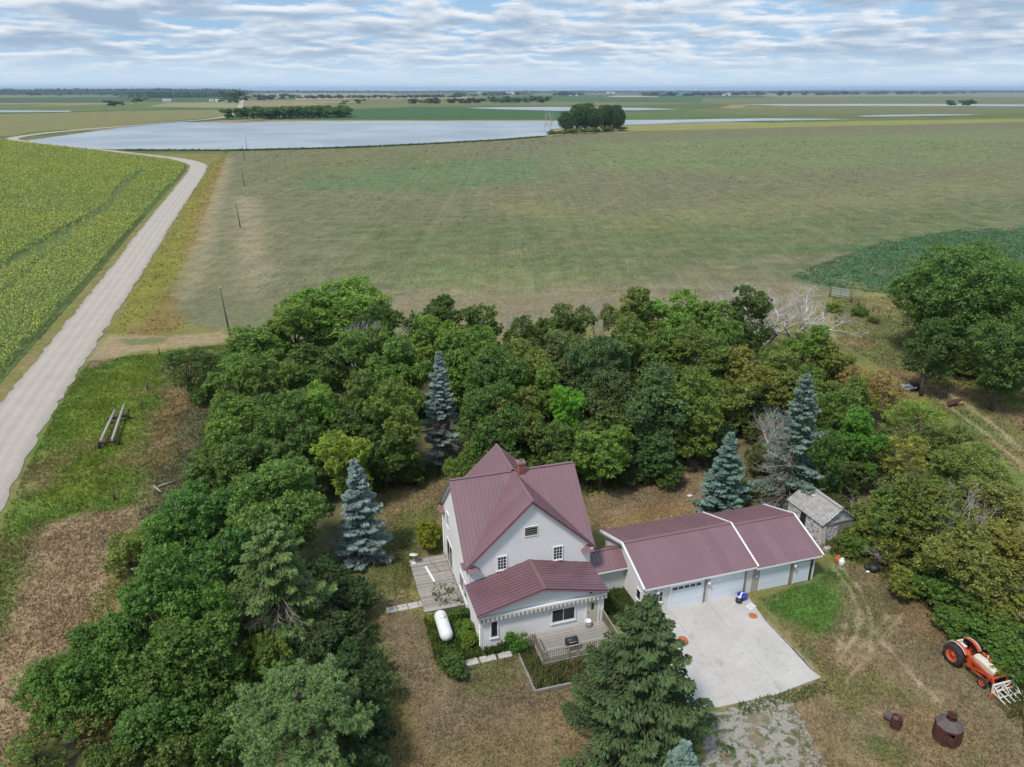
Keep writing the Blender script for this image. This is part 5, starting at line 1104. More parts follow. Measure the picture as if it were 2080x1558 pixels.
# right hand side
for kd, a, c_, lab in (('giant', (63.11,98.94,16.5,9.97), (.046,.086,.028), 'huge spreading cottonwood tree in the right pasture'),
    ('mid', (33.19,62.88,8.5,2.67), (.05,.115,.022), 'dense dark green round tree behind the old shed'), ('mid', (28.17,57.79,9.0,2.05), (.045,.09,.024), 'tall dull green tree beside the tall blue spruce'),
    ('airy', (40.40,78.31,7.0,3.25), (.11,.095,.045), 'thin brownish tree beside the end of the track'), ('airy', (43.76,78.34,5.0,2.82), (.115,.092,.045), 'thin orange leaved bush tree near the scrap heap'),
    ('big', (38.10,53.99,9.0,3.71), (.07,.1,.03), 'broad olive tree right of the old shed with grey twigs below'), ('big', (32.61,50.83,8.0,3.40), (.07,.1,.03), 'leafy olive green tree right above the old shed'),
    ('airy', (43.00,70.25,6.0,3.17), (.085,.125,.03), 'loose green bush tree hiding the scrap heap'), ('airy', (36.50,61.53,6.5,2.74), (.1,.12,.035), 'loose olive bush tree above the dense round tree'),
    ('mid', (37.63,49.28,8.0,3.01), (.08,.095,.034), 'brownish olive tree at the right edge above the brush'), ('big', (33.30,45.04,7.0,3.17), (.085,.1,.034), 'yellow olive tree over the brush beside the yard'),
    ('mid', (31.72,51.92,6.5,2.62), (.065,.1,.03), 'leafy green tree crowding the corner of the old shed'), ('mid', (42.52,64.78,6.0,2.87), (.075,.1,.032), 'loose green tree beside the rusty implement'), ('mid', (37.67,75.50,7.0,2.71), (.07,.105,.03), 'green tree beside the thin brownish tree'), ('mid', (33.61,75.92,8.0,2.93), (.075,.11,.03), 'light green tree behind the tall blue spruce'), ('mid', (36.53,45.68,7.0,2.85), (.1,.115,.034), 'yellow green tree crown at the far right of the brush')): T1(kd, a, c_, lab)
T1('big', (51.96,86.11,10.0,3.60), (.042,.08,.028), 'dark tree leaning out left of the huge cottonwood'); T1('big', (58.08,81.44,12.0,4.53), (.044,.085,.028), 'dark tree standing right of the huge cottonwood')
for x, y, h_, r_ in ((62.97,93.31,3.0,3.98), (63.90,89.48,3.0,3.19), (60.91,96.84,3.2,3.15)): tree('bush', x, y, h_, r_, DARK, 'dark bush under the huge cottonwood', 'bushes under the cottonwood', 'shrub', 'shrub')
for x, y, h_, r_ in ((29.74,52.74,3.0,1.89), (31.02,50.12,3.5,2.20), (31.95,46.25,3.2,2.07), (29.97,46.19,2.8,1.63), (32.62,43.87,3.2,2.13), (34.78,43.47,3.5,2.25), (32.05,40.86,2.6,1.82), (33.57,39.63,2.8,1.97), (32.83,37.30,2.4,1.58), (31.19,41.87,2.2,1.38), (28.44,51.70,2.0,1.38), (31.70,54.23,4.0,2.50), (36.50,42.36,3.5,2.07), (33.82,50.41,4.0,2.36)):
    tree('bush', x, y, h_, r_, (.05,.095,.024) if rt.random() < .6 else (.085,.11,.03), 'tangled green brush shrub ' + ('right beside the old shed' if y > 48 else 'between the old shed and the tractor' if y > 42.5 else 'beside the tractor'), 'brush shrubs ' + ('shed' if y > 48 else 'middle' if y > 42.5 else 'tractor'), 'shrub', 'shrub')
T1('bush', (60.03,121.74,1.7,1.60), (.05,.085,.02), 'small round bush beside the gate posts', cat='shrub', name='shrub'); T1('bush', (60.30,117.75,1.3,1.31), (.075,.1,.03), 'pale small bush next to the round bush by the gate', cat='shrub', name='shrub'); T1('bush', (55.92,124.54,1.8,1.72), (.1,.14,.02), 'yellow green small bush in front of the metal gate', cat='shrub', name='shrub')
# shrubs about the house
def at(a, b, kind, h_, r_, col, lab, **kw): x, y = rot(a, b); return tree(kind, x, y, h_, r_, col, lab, cat='shrub', name='shrub', **kw)
at(2.35, -.75, 'bush', 1.7, .8, (.05,.115,.022), 'leafy green shrub against the front wall beside the deck steps')
at(-2.3, -1.5, 'bush', 1.6, 1.25, (.045,.085,.024), 'loose dark green shrub in front of the propane tank')
at(-.75, .6, 'bush', 1.2, .75, (.085,.125,.022), 'low yellow green plant at the house corner by the tank'); at(-.8, 1.9, 'bush', 1.1, .8, (.06,.11,.022), 'low mid green plant between the tank and the house wall')
at(-1.0, 3.3, 'bush', 1.3, .9, (.045,.09,.022), 'dark green plant against the house below the side deck'); at(-2.6, 3.7, 'bush', .8, .6, (.1,.135,.02), 'low flowering plant behind the propane tank')
# ---------------------------------------------------------------- conifers
def spruce(seed, h, R_, z0=.06, blue=True, dead=0.0, density=1.0, droop=.35, power=.85, bald=None):
    r = np.random.default_rng(seed); Ps, Ds, Ns, Ti, Sz = [], [], [], [], []; wood = MB(); tw = MB()
    wood.tube([(0, 0, -.1), (0, 0, h * .5), (0, 0, h * .99)], [h * .018 + .06, h * .012 + .03, .02], 8)
    z = h * z0; zi = 0
    while z < h * .985:
        zb = z; f = 1 - z / h; Lw = R_ * (f ** power) * (1.0 if f < .92 else .9) + .12; nb = max(4, int(5 + 4.5 * f)); a0 = r.uniform(0, 6.28)
        for k in range(nb):
            a = a0 + 6.283 * k / nb + r.uniform(-.3, .3); L_ = Lw * (r.uniform(.55, 1.2) if r.random() > .07 else .3); z = zb + r.normal() * .07; out = np.array((math.cos(a), math.sin(a), 0)); side = np.array((-math.sin(a), math.cos(a), 0))
            is_dead = bool(dead > 0 and z < h * dead and r.random() < .92 - .45 * (z / (h * dead)) and (bald is None or math.cos(a - bald) > .15))
            up = r.uniform(.15, .3) * (1 - .6 * f); dr = droop * f + .05
            def pos(t): return out[None] * (L_ * t)[:, None] + np.array((0, 0, 1))[None] * (z + L_ * (up * t - dr * t * 1.6 + dr * 1.0 * t * t))[:, None]
            tt = np.array((0, .35, .7, 1.0)); pp = pos(tt)
            (tw if is_dead else wood).tube([tuple(p) for p in pp], [.03 + .008 * L_, .022 + .004 * L_, .014, .006], 4, False)
            if is_dead:
                for q in range(int(7 + 5 * L_)):
                    t = r.uniform(.25, .98); p = pos(np.array((t,)))[0]; e = p + (out * r.uniform(.1, .35) + side * r.uniform(-.45, .45) + np.array((0, 0, r.uniform(-.5, .02)))) * min(1.0, .3 + .4 * L_) ; tw.tube([tuple(p), tuple((p + e) / 2 + np.array((0, 0, .03))), tuple(e)], [.014, .01, .004], 3, False)
                continue
            n = int((26 * L_ + 9) * density * 2.9)
            t = 1 - (r.random(n) ** 1.15) * .86; u = r.uniform(-1, 1, n); wd = (.34 * L_ * (1.08 - t) ** .7 + .09)
            P = pos(t) + side[None] * (u * wd)[:, None]; P[:, 2] -= np.abs(u) * wd * .22 + r.random(n) * .13 * (0.6 if blue else 1.5) ; P[:, 2] += r.normal(size=n) * .03
            D = unit(out[None] * .75 + side[None] * (u * .9)[:, None] + np.array((0, 0, -.12 if blue else -.45))[None] + r.normal(size=(n, 3)) * .28)
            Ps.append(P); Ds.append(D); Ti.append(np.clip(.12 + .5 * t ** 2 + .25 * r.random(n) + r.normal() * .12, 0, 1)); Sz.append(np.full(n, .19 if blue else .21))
        z = zb + (.23 + .16 * f) * (h / 10) ** .5; zi += 1
    P, D, T, Z = np.concatenate(Ps), np.concatenate(Ds), np.concatenate(Ti), np.concatenate(Sz)[:, None]
    n = len(P); up = unit(np.array((0, 0, 1.0)) + r.normal(size=(n, 3)) * .5); B = unit(np.cross(D, up)); Un = np.cross(B, D); s = Z * r.uniform(.75, 1.35, (n, 1)); w = s * .3
    q1 = np.stack([P - D * s * .6, P + B * w, P + D * s * .75, P - B * w], 1); q2 = np.stack([P - D * s * .6, P + Un * w * .8, P + D * s * .75, P - Un * w * .9], 1)
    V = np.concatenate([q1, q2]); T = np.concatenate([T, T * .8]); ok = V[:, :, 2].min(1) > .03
    return V[ok], T[ok], wood, tw
def conifer(name, seed, x, y, h, R_, col, label, **kw):
    V, T, wood, tw = spruce(seed, h, R_, **kw); o = empty(name, (x, y, -.03), seed * 1.3, label, 'tree')
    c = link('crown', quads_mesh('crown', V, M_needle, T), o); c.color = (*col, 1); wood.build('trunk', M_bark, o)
    if tw.v: tw.build('dead_branches', M_brownbark, o)
    return o
BLUE = (.125, .165, .165)
conifer('spruce_tree', 1, *(-7.30,68.76), 12.3, 2.5, BLUE, 'slender pale blue spruce with bare brown lower branches before the wood', dead=.42, density=.95)
conifer('spruce_tree', 2, *(-12.28,51.05), 9.4, 2.7, (.125,.165,.17), 'full silvery blue spruce on the lawn left of the house', dead=.16, density=1.0)
conifer('spruce_tree', 3, *(-15.61,40.44), 10.6, 4.3, (.072,.112,.036), 'drooping green spruce with dead grey lower branches among the left trees', blue=False, dead=.62, density=.8, droop=.5, bald=1.19, power=.6)
conifer('spruce_tree', 4, *(19.50,59.01), 7.9, 2.5, (.085,.135,.12), 'compact blue green spruce behind the garage', density=1.0)
conifer('spruce_tree', 5, *(25.82,59.98), 13.1, 4.3, (.09,.13,.115), 'tall blue green spruce behind the garage end, bare on one side', density=.75, dead=.7, bald=2.75)
conifer('spruce_tree', 6, *(7.28,32.08), 11.0, 5.1, (.036,.06,.022), 'big dark green spruce in front of the garage by the slab', blue=False, density=.75, droop=.42, power=.78)
conifer('spruce_tree', 7, *(8.89,28.22), 5.0, 1.6, (.1,.145,.135), 'small pale blue spruce below the big dark spruce', density=1.1)
def pine(seed, h, R_, nb=105, puffs=13):
    r = np.random.default_rng(seed); V, T = [], []; wood = MB(); wood.tube([(0, 0, -.1), (.1, 0, h * .5), (0, .1, h * .93)], [.24, .18, .05], 8)
    for k in range(nb):
        f = r.uniform(.16, 1) ** .75; z = h * (.12 + .8 * f); a = r.uniform(0, 6.28); L_ = R_ * (1 - (max(f - .25, 0) / .8) ** 2) ** .5 * r.uniform(.65, 1.05) + .2; o = np.array((math.cos(a), math.sin(a), 0)); e = o * L_ + np.array((0, 0, z + L_ * r.uniform(.05, .35)))
        b0 = np.array((0, 0, z * .92)); wood.tube([tuple(b0), tuple((b0 + e) / 2 + np.array((0, 0, -.1))), tuple(e)], [.055, .035, .012], 4, False)
        for j in range(puffs):
            t = r.uniform(.55, 1.05); c = b0 + (e - b0) * t + r.normal(size=3) * np.array((.32, .32, .2)); n = 46; D = unit(r.normal(size=(n, 3)) + np.array((0, 0, .55)) + o * .35); l = r.uniform(.2, .3, (n, 1)); B = unit(np.cross(D, r.normal(size=(n, 3)))) * .021
            tip = c + D * l; V.append(np.stack([c + D * l * .12 - B, c + D * l * .12 + B, tip + B * .5, tip - B * .5], 1)); T.append(np.clip(.25 + .35 * r.random() + .3 * r.random(n), 0, 1))
    return np.concatenate(V), np.concatenate(T), wood
V, T, wd = pine(5, 7.6, 3.5); o = empty('pine_tree', (*(-11.25,29.57), 0), 0, 'bushy long needled pine with rounded tufted crown beside the lilac hedge', 'tree')
c = link('crown', quads_mesh('crown', V, M_needle, T), o); c.color = (.085, .13, .05, 1); wd.build('trunk', M_bark, o)
# ---------------------------------------------------------------- bare and dead trees
def bare(seed, h, spread=1.0, depth=6, stems=3, rad=.14):
    r = random.Random(seed); m = MB()
    def grow(p, d, L_, w, k):
        e = p + d * L_; mid = p.lerp(e, .5) + Vector((r.uniform(-1, 1), r.uniform(-1, 1), r.uniform(-.4, .6))) * L_ * .07; m.tube([p, mid, e], [w, w * .82, w * .62], 5 if k > 3 else 3, False)
        if k <= 0: return
        for j in range(2 if r.random() < .7 else 3):
            q = Vector((r.gauss(0, 1), r.gauss(0, 1), r.gauss(.25, .6))).normalized(); nd = (d + q * r.uniform(.5, .85) * spread).normalized(); nd.z = max(nd.z, -.15); grow(mid.lerp(e, r.uniform(.3, 1)), nd, L_ * r.uniform(.6, .86), w * .6, k - 1)
    for s in range(stems):
        a = 6.28 * s / stems + r.uniform(0, 1); grow(Vector((0, 0, -.05)), Vector((math.cos(a) * .45 * spread, math.sin(a) * .45 * spread, 1)).normalized(), h * .3, rad, depth)
    zs = max(v[2] for v in m.v); k = h / zs; m.v = [(x * k, y * k, z * k) for x, y, z in m.v]; return m
BARE = [bare(1, 9, .95, 7, 6, .18), bare(2, 10, .6, 6, 2, .17), bare(3, 3, 1.1, 5, 6, .07)]
BM = [BARE[0].mesh('bare_branches', M_grey), BARE[1].mesh('bare_branches', M_grey), BARE[2].mesh('bare_branches', M_brownbark), BARE[2].mesh('bare_branches', M_grey)]
def dead(k, x, y, h, lab, sc, name='bare_tree', group=None, cat='tree', rz=0):
    o = link(name, BM[k], None, (x, y, 0), rz, sc); tag(o, lab, cat, group); return o
dead(0, *(37.23,104.23), 9, 'large bare grey tree with spreading leafless branches at the back of the wood', (2.1, 2.1, 1.1)); dead(0, *(43.04,105.61), 8, 'bare grey tree with low drooping branches right of the large leafless one', (1.7, 1.7, .78), rz=2)
dead(1, *(11.28,93.93), 12, 'pale leafless tree rising above the dark crowns mid wood', (1, 1, 1.2)); dead(1, *(0.31,88.53), 11.5, 'thin leafless forked tree among the back row left of middle', (.8, .8, 1.15), rz=1.5); dead(1, *(-18.96,86.53), 10, 'grey leafless twiggy tree behind the left crowns', (1, 1, 1.05), rz=3)
dead(0, *(34.62,49.28), 8, 'bare grey twiggy tree among the olive trees on the right', (.6, .6, .88), rz=1)
dead(0, *(26.07,64.97), 8, 'dead grey spruce skeleton beside the tall blue spruce', (.6, .6, .9), rz=4)
for k, p in enumerate(((31.40,54.74), (31.81,52.87), (30.50,55.12), (33.54,52.15), (30.25,50.42), (33.43,46.32), (33.90,42.97), (37.77,46.92), (35.39,41.93), (33.19,49.10))): dead(3, *p, 3, 'tangle of bare grey brush twigs beside the yard', (1.0 + .2 * (k % 3), 1.0 + .2 * (k % 2), .7 + .15 * (k % 3)), 'bare_brush', 'bare brush by the yard', 'brush', k)
for x, y, h_, r_ in ((27.35,74.04,3.5,2.49), (25.41,65.53,3.5,2.15), (27.29,78.55,4.0,2.61), (29.16,60.44,4.0,2.01), (31.86,61.42,4.0,2.12), (28.74,56.77,3.0,1.57), (34.64,61.42,4.0,2.31), (33.03,75.87,4.5,2.53), (23.10,75.18,3.0,2.42), (37.71,69.10,4.0,2.34), (25.72,83.31,4.0,2.63)): tree('bush', x, y, h_, r_, (.05,.07,.03), 'dull dark thicket shrub around the tall blue spruce', 'thicket around the tall blue spruce', 'shrub', 'shrub')
for k, p in enumerate(((20.86,73.82), (27.06,72.59), (27.54,69.09), (27.68,76.39), (20.64,77.74), (23.67,75.09), (18.64,76.39), (1.08,72.59), (-4.16,69.09), (7.04,72.59), (-14.03,69.09), (27.18,80.54), (14.33,77.74))): dead(2, *p, 3, 'brown leafless undergrowth at the foot of the wood', (1.1, 1.1, .8 + .1 * (k % 3)), 'bare_brush', 'bare undergrowth of the wood', 'brush', k * 1.7)
for k, p in enumerate(((-27.46,35.21), (-25.51,35.61), (-22.30,34.05), (-30.04,53.61), (-46.76,93.72))): dead(2, *p, 3, 'pale bare twigs at the edge of the left trees', (.9, .9, .6), 'bare_brush', 'bare twigs by the left trees', 'brush', k * 2.1)
# ---------------------------------------------------------------- grass, weeds, sunflowers
def tufts(name, x, y, hgt, wid, col, mat, blades=2, z0=0.0, lean=.35, seed=0):
    r = np.random.default_rng(seed); n = len(x); V, C = [], []
    for k in range(blades):
        a = r.uniform(0, 6.283, n); d = np.stack([np.cos(a), np.sin(a), np.zeros(n)], 1); ln = r.normal(size=(n, 3)) * lean * hgt[:, None]; ln[:, 2] = 0; h = hgt * r.uniform(.6, 1.2, n); w = (wid * r.uniform(.6, 1.3, n))[:, None]
        b = np.stack([x + r.normal(size=n) * wid * .6, y + r.normal(size=n) * wid * .6, np.full(n, z0)], 1); t = b + ln + np.array((0, 0, 1.0)) * h[:, None]
        V.append(np.stack([b - d * w * .5, b + d * w * .5, t + d * w * .28, t - d * w * .28], 1)); C.append(np.clip(col * r.uniform(.8, 1.22, (n, 1)), .01, .6))
    return quads_mesh(name, np.concatenate(V), mat, None, np.concatenate(C))
def blade_mat():
    m, t, b = newmat('grass_blades'); c = N(t, 'ShaderNodeVertexColor', layer_name='Col').outputs[0]; t.links.new(c, b.inputs['Base Color']); b.inputs['Roughness'].default_value = .8; b.inputs['Specular IOR Level'].default_value = .15
    tr = N(t, 'ShaderNodeBsdfTranslucent'); t.links.new(c, tr.inputs[0]); mx = N(t, 'ShaderNodeMixShader'); mx.inputs[0].default_value = .3; t.links.new(b.outputs[0], mx.inputs[1]); t.links.new(tr.outputs[0], mx.inputs[2]); t.links.new(mx.outputs[0], t.nodes['Material Output'].inputs[0]); return m
M_blade = blade_mat()
rg = np.random.default_rng(21)
def scatter(poly, n, clump=.5):
    P = np.array(poly); x = rg.uniform(P[:, 0].min(), P[:, 0].max(), n * 3); y = rg.uniform(P[:, 1].min(), P[:, 1].max(), n * 3)
    ok = (sdist(x, y, poly) < 0) & (ldist(x, y, ROAD) > 3.7)
    for ln in SCUFF + [t_[0] for t_ in TRACKS]: ok &= ldist(x, y, ln) > .1
    ok &= (fbm(x * .4, y * .4, 3) > clump * rg.random(len(x))); return x[ok][:n], y[ok][:n]
def meadow(label, poly, n, h, w, gain=1.0, tint=None, clump=.7):
    x, y = scatter(poly, n, clump); c = paint(x, y) * gain * 1.3
    if tint is not None: k = rg.random((len(x), 1)) * .7; c = c * (1 - k) + np.array(tint) * k
    hh = h * rg.uniform(.5, 1.3, len(x)) * (.6 + .8 * fbm(x * .5, y * .5, 3)); ww = np.full(len(x), w)
    o = link(label.replace(' ', '_'), tufts('grass', x, y, hh, ww, c, M_blade, 2, -.04, .4, len(x))); return tag(o, kind='stuff')
o = meadow('meadow grass', [(-47.1,58.4),(-52.7,72.0),(-60.5,98.6),(-51.8,102.9),(-43.6,106.3),(-35.8,88.4),(-32.0,65.9),(-29.9,54.4),(-29.9,45.7),(-28.2,36.0),(-27.2,30.2),(-33.3,30.2),(-41.8,44.6)], 42000, .22, .09); tag(o, 'green and dry meadow grass between road and left trees', 'grass')
o = meadow('verge grass', [(-154.5,384.7),(-184.2,500.1),(-125.0,320.3),(-83.8,196.0),(-64.8,135.3),(-60.8,126.8),(-53.3,116.4),(-55.5,111.2),(-63.7,111.2),(-80.6,160.5),(-99.1,219.7)], 26000, .28, .16); tag(o, 'yellow green and rusty verge grass between road and stubble field', 'grass')
o = meadow('pasture grass', [(60.6,135.3),(73.7,133.5),(69.7,122.2),(81.1,106.3),(52.5,61.0),(51.3,68.0),(52.4,83.5),(51.6,97.6),(50.5,108.7)], 20000, .22, .14); tag(o, 'rough pasture grass beside the track on the right', 'grass')
o = meadow('crop weeds', [(58.2,151.2),(71.7,165.6),(96.3,189.1),(126.9,207.2),(162.9,211.2),(165.0,196.0),(120.3,139.0),(76.4,135.3),(68.4,138.2),(60.5,144.9)], 18000, .26, .4, 1.3, None, .3); tag(o, 'dense dark green weed patch in the stubble field', 'weeds')
o = meadow('lawn grass', [(-11.1,44.0),(-7.0,44.6),(-4.7,40.0),(-1.4,40.0),(3.9,41.9),(7.6,40.9),(8.8,36.0),(4.3,29.0),(-7.6,29.0),(-9.2,36.8)], 16000, .1, .06, .95, None, .5); tag(o, 'short dry brown lawn grass in front of the house', 'grass')
o = meadow('yard grass', [(18.8,46.0),(24.1,48.1),(26.8,50.8),(29.7,50.1),(32.8,46.9),(32.8,43.0),(32.6,36.0),(30.7,29.6),(16.2,29.0),(17.4,35.6),(20.6,38.1)], 22000, .13, .07, .95, None, .5); tag(o, 'patchy green and dry yard grass around the burner and tractor', 'grass')
o = meadow('back lawn grass', [(6.6,61.0),(12.1,63.4),(19.4,72.0),(21.7,70.8),(19.2,61.0),(19.0,56.7),(11.2,55.1),(7.3,55.1)], 9000, .1, .07, .95); tag(o, 'dry back lawn grass behind the breezeway', 'grass')
o = meadow('side lawn grass', [(-12.3,63.4),(-7.0,65.7),(-3.8,61.9),(-5.8,54.4),(-7.8,51.5),(-8.0,46.9),(-7.0,45.2),(-11.1,44.0),(-13.0,50.1),(-12.4,56.7)], 9000, .1, .07, .95); tag(o, 'side lawn grass between the blue spruce and the house', 'grass')
def local_weeds(label, desc, a0, a1, b0, b1, n, h, w, cols, z=0):
    a = rg.uniform(a0, a1, n); b = rg.uniform(b0, b1, n); x = HO[0] + a * math.cos(TH) - b * math.sin(TH); y = HO[1] + a * math.sin(TH) + b * math.cos(TH); c = np.array(cols)[rg.integers(0, len(cols), n)]
    hh = h * rg.uniform(.4, 1.3, n) * (.4 + 1.2 * fbm(x * 1.3, y * 1.3, 3)); tag(link(label, tufts('weeds', x, y, hh, np.full(n, w), c, M_blade, 3, z, .3, n)), desc, 'weeds', None, 'stuff')
local_weeds('bed_weeds', 'tall weeds filling the timber edged bed below the deck', 2.4, 9.0, -4.7, -3.05, 1300, .42, .06, [(.12,.17,.06), (.2,.19,.09), (.28,.21,.09), (.09,.15,.05)]); local_weeds('bed_weeds', 'weeds between deck steps and timber edging', 2.4, 3.4, -3.0, -1.1, 350, .4, .06, [(.12,.18,.05), (.22,.19,.08), (.15,.19,.06)])
local_weeds('flower_bed_plants', 'leafy flower bed plants around the propane tank', -3.2, -.1, -.6, 4.2, 3600, .4, .09, [(.09,.16,.04), (.13,.2,.045), (.08,.13,.035), (.19,.21,.05)]); local_weeds('deck_weeds', 'weeds sprouting through the side deck planks', -2.2, -.2, 4.7, 7.6, 90, .28, .06, [(.1,.17,.05), (.15,.18,.07)], .36)
local_weeds('slab_weeds', 'weeds growing along the front edge of the slab', 14.0, 20.8, -10.4, -9.45, 420, .16, .07, [(.12,.19,.07), (.17,.2,.09)]); local_weeds('gap_grass', 'rank dark grass between the house and the garage', 9.2, 12.3, -.5, 3.3, 1800, .22, .07, [(.08,.13,.035), (.1,.15,.05)]); local_weeds('wall_weeds', 'low weeds along the front wall foot', .1, 3.4, -.7, -.1, 500, .3, .07, [(.05,.1,.022), (.08,.12,.03)])
# weedy hem along the foot of the wood and brush
def edge_weeds(name, desc, line, n, spread, h, w, cols):
    L_ = np.array(line); seg = rg.integers(0, len(L_) - 1, n); t = rg.random(n)[:, None]; p = L_[seg] * (1 - t) + L_[seg + 1] * t + rg.normal(size=(n, 2)) * spread; c = np.array(cols)[rg.integers(0, len(cols), n)]; hh = h * rg.uniform(.4, 1.2, n) * (.4 + 1.2 * fbm(p[:, 0], p[:, 1], 3))
    tag(link(name, tufts('weeds', p[:, 0], p[:, 1], hh, np.full(n, w), c, M_blade, 3, -.03, .35, n)), desc, 'weeds', None, 'stuff')
edge_weeds('wood_edge_weeds', 'shaded weeds along the front foot of the wood', [(-16.1,61.9),(-12.2,64.3),(-7.0,66.4),(0.5,68.5),(6.7,62.9),(11.9,65.3),(16.1,72.0),(20.9,69.7),(22.5,61.0)], 6000, .8, .6, .12, [tuple(1.5 * q_ for q_ in w_) for w_ in [(.05,.085,.025), (.09,.1,.035), (.12,.1,.05)]])
edge_weeds('brush_edge_weeds', 'weeds along the brush beside the yard', [(27.2,52.9),(29.5,51.5),(32.0,46.9),(32.8,43.0),(32.6,36.4),(32.3,33.7)], 5000, .6, .6, .1, [tuple(1.5 * q_ for q_ in w_) for w_ in [(.06,.1,.025), (.1,.11,.04), (.14,.11,.05)]]); edge_weeds('shore_reeds', 'dark reeds along the near lake shore', [(-253.0,500.1),(-181.1,495.9),(-155.0,504.4),(-119.2,517.7),(-95.2,531.7),(-50.7,567.5),(-11.5,602.0),(24.7,647.9)], 6000, 2.2, .7, .5, [tuple(1.5 * q_ for q_ in w_) for w_ in [(.04,.08,.02), (.06,.1,.03), (.08,.1,.035)]])
# weeds and stubble scattered over the big field
n = 60000; y = 118 + 480 * rg.random(n) ** 1.7; x = rg.uniform(-.36, .78, n) * y; cl = fbm(x * .05 + 9, y * .05, 3) + .5 * fbm(x * .4, y * .4, 2)
ok = (sdist(x, y, STUB) < -1) & (cl > .62 + .25 * rg.random(n)); x, y = x[ok], y[ok]; n = len(x); sc_ = np.interp(y, [118, 250, 600], [.22, .45, 1.1]); cc = np.array([(.1,.16,.06), (.28,.25,.16), (.075,.125,.05), (.2,.21,.1), (.33,.29,.19)])[rg.integers(0, 5, n)]
tag(link('field_weeds', tufts('weeds', x, y, sc_ * .16, sc_ * 1.5, cc * 1.15, M_blade, 1, -.045, 4.0, 77)), 'scattered weeds and stubble over the big field', 'weeds', None, 'stuff')
# sunflower field
M_sun = blade_mat()
def sunflowers():
    r = np.random.default_rng(4); xs, ys = [], []
    ru = np.array((-.313, .95)); ro = np.array((.95, .313))     # along the rows / across
    for y0, y1, sa, sc in ((60, 130, .42, .76), (130, 230, .55, .76), (230, 420, 1.05, 1.15), (420, 620, 1.5, 1.5)):
        u = np.arange(0, 700, sa); v = np.arange(-330, 130, sc); U, Vv = np.meshgrid(u, v); x = ru[0] * U + ro[0] * Vv + r.normal(size=U.shape) * .07; y = ru[1] * U + ro[1] * Vv + r.normal(size=U.shape) * .1
        x, y = x.ravel(), y.ravel(); ok = (y >= y0) & (y < y1) & (x > -.70 * y - 34) & (x < np.interp(y, [p[1] for p in ROAD[:20]], [p[0] for p in ROAD[:20]]) - 4) ; xs.append(x[ok]); ys.append(y[ok])
    x, y = np.concatenate(xs), np.concatenate(ys); d = ldist(x, y, ROAD); poly = [(p[0], p[1]) for p in ROAD[1:19]] + [(-700, 650), (-700, 0)]
    ok = (d > 6.2 + 1.2 * (fbm(x * .2, y * .2, 2) - .5)) & (sdist(x, y, poly) < 0)
    gaps = [([(-111.7,158.1),(-118.3,179.6),(-127.3,215.4),(-133.5,244.0),(-158.2,303.3),(-180.6,372.3),(-172.8,360.7),(-151.4,295.4),(-128.4,238.7),(-120.0,207.2),(-110.2,168.2),(-107.2,151.2)], .85)]
    for G_, pr in gaps: ok &= ~((sdist(x, y, G_) < 1.2 * (fbm(x * .3, y * .3, 3) - .45)) & (r.random(len(x)) < pr))
    ok &= ~((ldist(x, y, [(-94.6,131.8),(-110.6,176.6),(-122.4,219.7)]) < .9) & (r.random(len(x)) < .6))
    return x[ok], y[ok]
x, y = sunflowers(); n = len(x); r = np.random.default_rng(8); far = np.interp(y, [60, 150, 300, 600], [1, 1.15, 1.7, 2.6])
hv = 1.35 * (.85 + .3 * fbm(x * .15, y * .15, 3)) * r.uniform(.85, 1.12, n); V, C = [], []; yl = fbm(x * .06 + 3, y * .06, 3)
for k in range(4):
    a = r.uniform(0, 6.283, n); d = np.stack([np.cos(a), np.sin(a), np.zeros(n)], 1); e = np.stack([-np.sin(a), np.cos(a), np.zeros(n)], 1); l = (.34 * far * r.uniform(.7, 1.3, n))[:, None]; w = l * .62; b = np.stack([x, y, hv * r.uniform(.6, .95, n)], 1)
    V.append(np.stack([b, b + d * l * .55 + e * w * .5 + np.array((0, 0, .05)), b + d * l - np.array((0, 0, .18)) * far[:, None], b + d * l * .55 - e * w * .5 + np.array((0, 0, .05))], 1)); C.append(np.array((.24, .335, .11)) * r.uniform(.55, 1.4, (n, 1)) + np.array((.1, .08, 0)) * yl[:, None])
hd = r.random(n) < .5; m_ = hd.sum(); az = R(95) + r.normal(size=m_) * .5; fd = np.stack([np.cos(az), np.sin(az), np.full(m_, .25)], 1); fd = np.where(r.random((m_, 1)) < .5, unit(r.normal(size=(m_, 3)) + np.array((0, -.6, .9))), unit(fd)); c0 = np.stack([x[hd], y[hd], hv[hd] + .06], 1); t_ = unit(np.cross(fd, np.array((0, 0, 1.0)))); u_ = np.cross(t_, fd); s = (.085 * far[hd] * r.uniform(.7, 1.25, m_))[:, None]
V.append(np.stack([c0 - t_ * s - u_ * s, c0 + t_ * s - u_ * s, c0 + t_ * s + u_ * s, c0 - t_ * s + u_ * s], 1)); C.append(np.array((.62, .57, .09)) * r.uniform(.6, 1.2, (m_, 1)))
so = link('sunflower_crop', quads_mesh('sunflowers', np.concatenate(V), M_sun, None, np.clip(np.concatenate(C), .01, .7))); tag(so, 'field of flowering sunflower rows left of the gravel road', 'sunflowers', None, 'stuff')
fm = crop('sunflower_soil', (.1, .14, .045), .4, .6); fp = [(p[0] - 5.5, p[1] - 1) for p in smooth_line(ROAD[1:18], lambda y_: 6)] + [(-520, 610), (-520, 30), (-60, 30)]
tag(sheet('sunflower_field', [tuple(map(float, q)) for q in fp], .03, fm, 1), kind='structure')

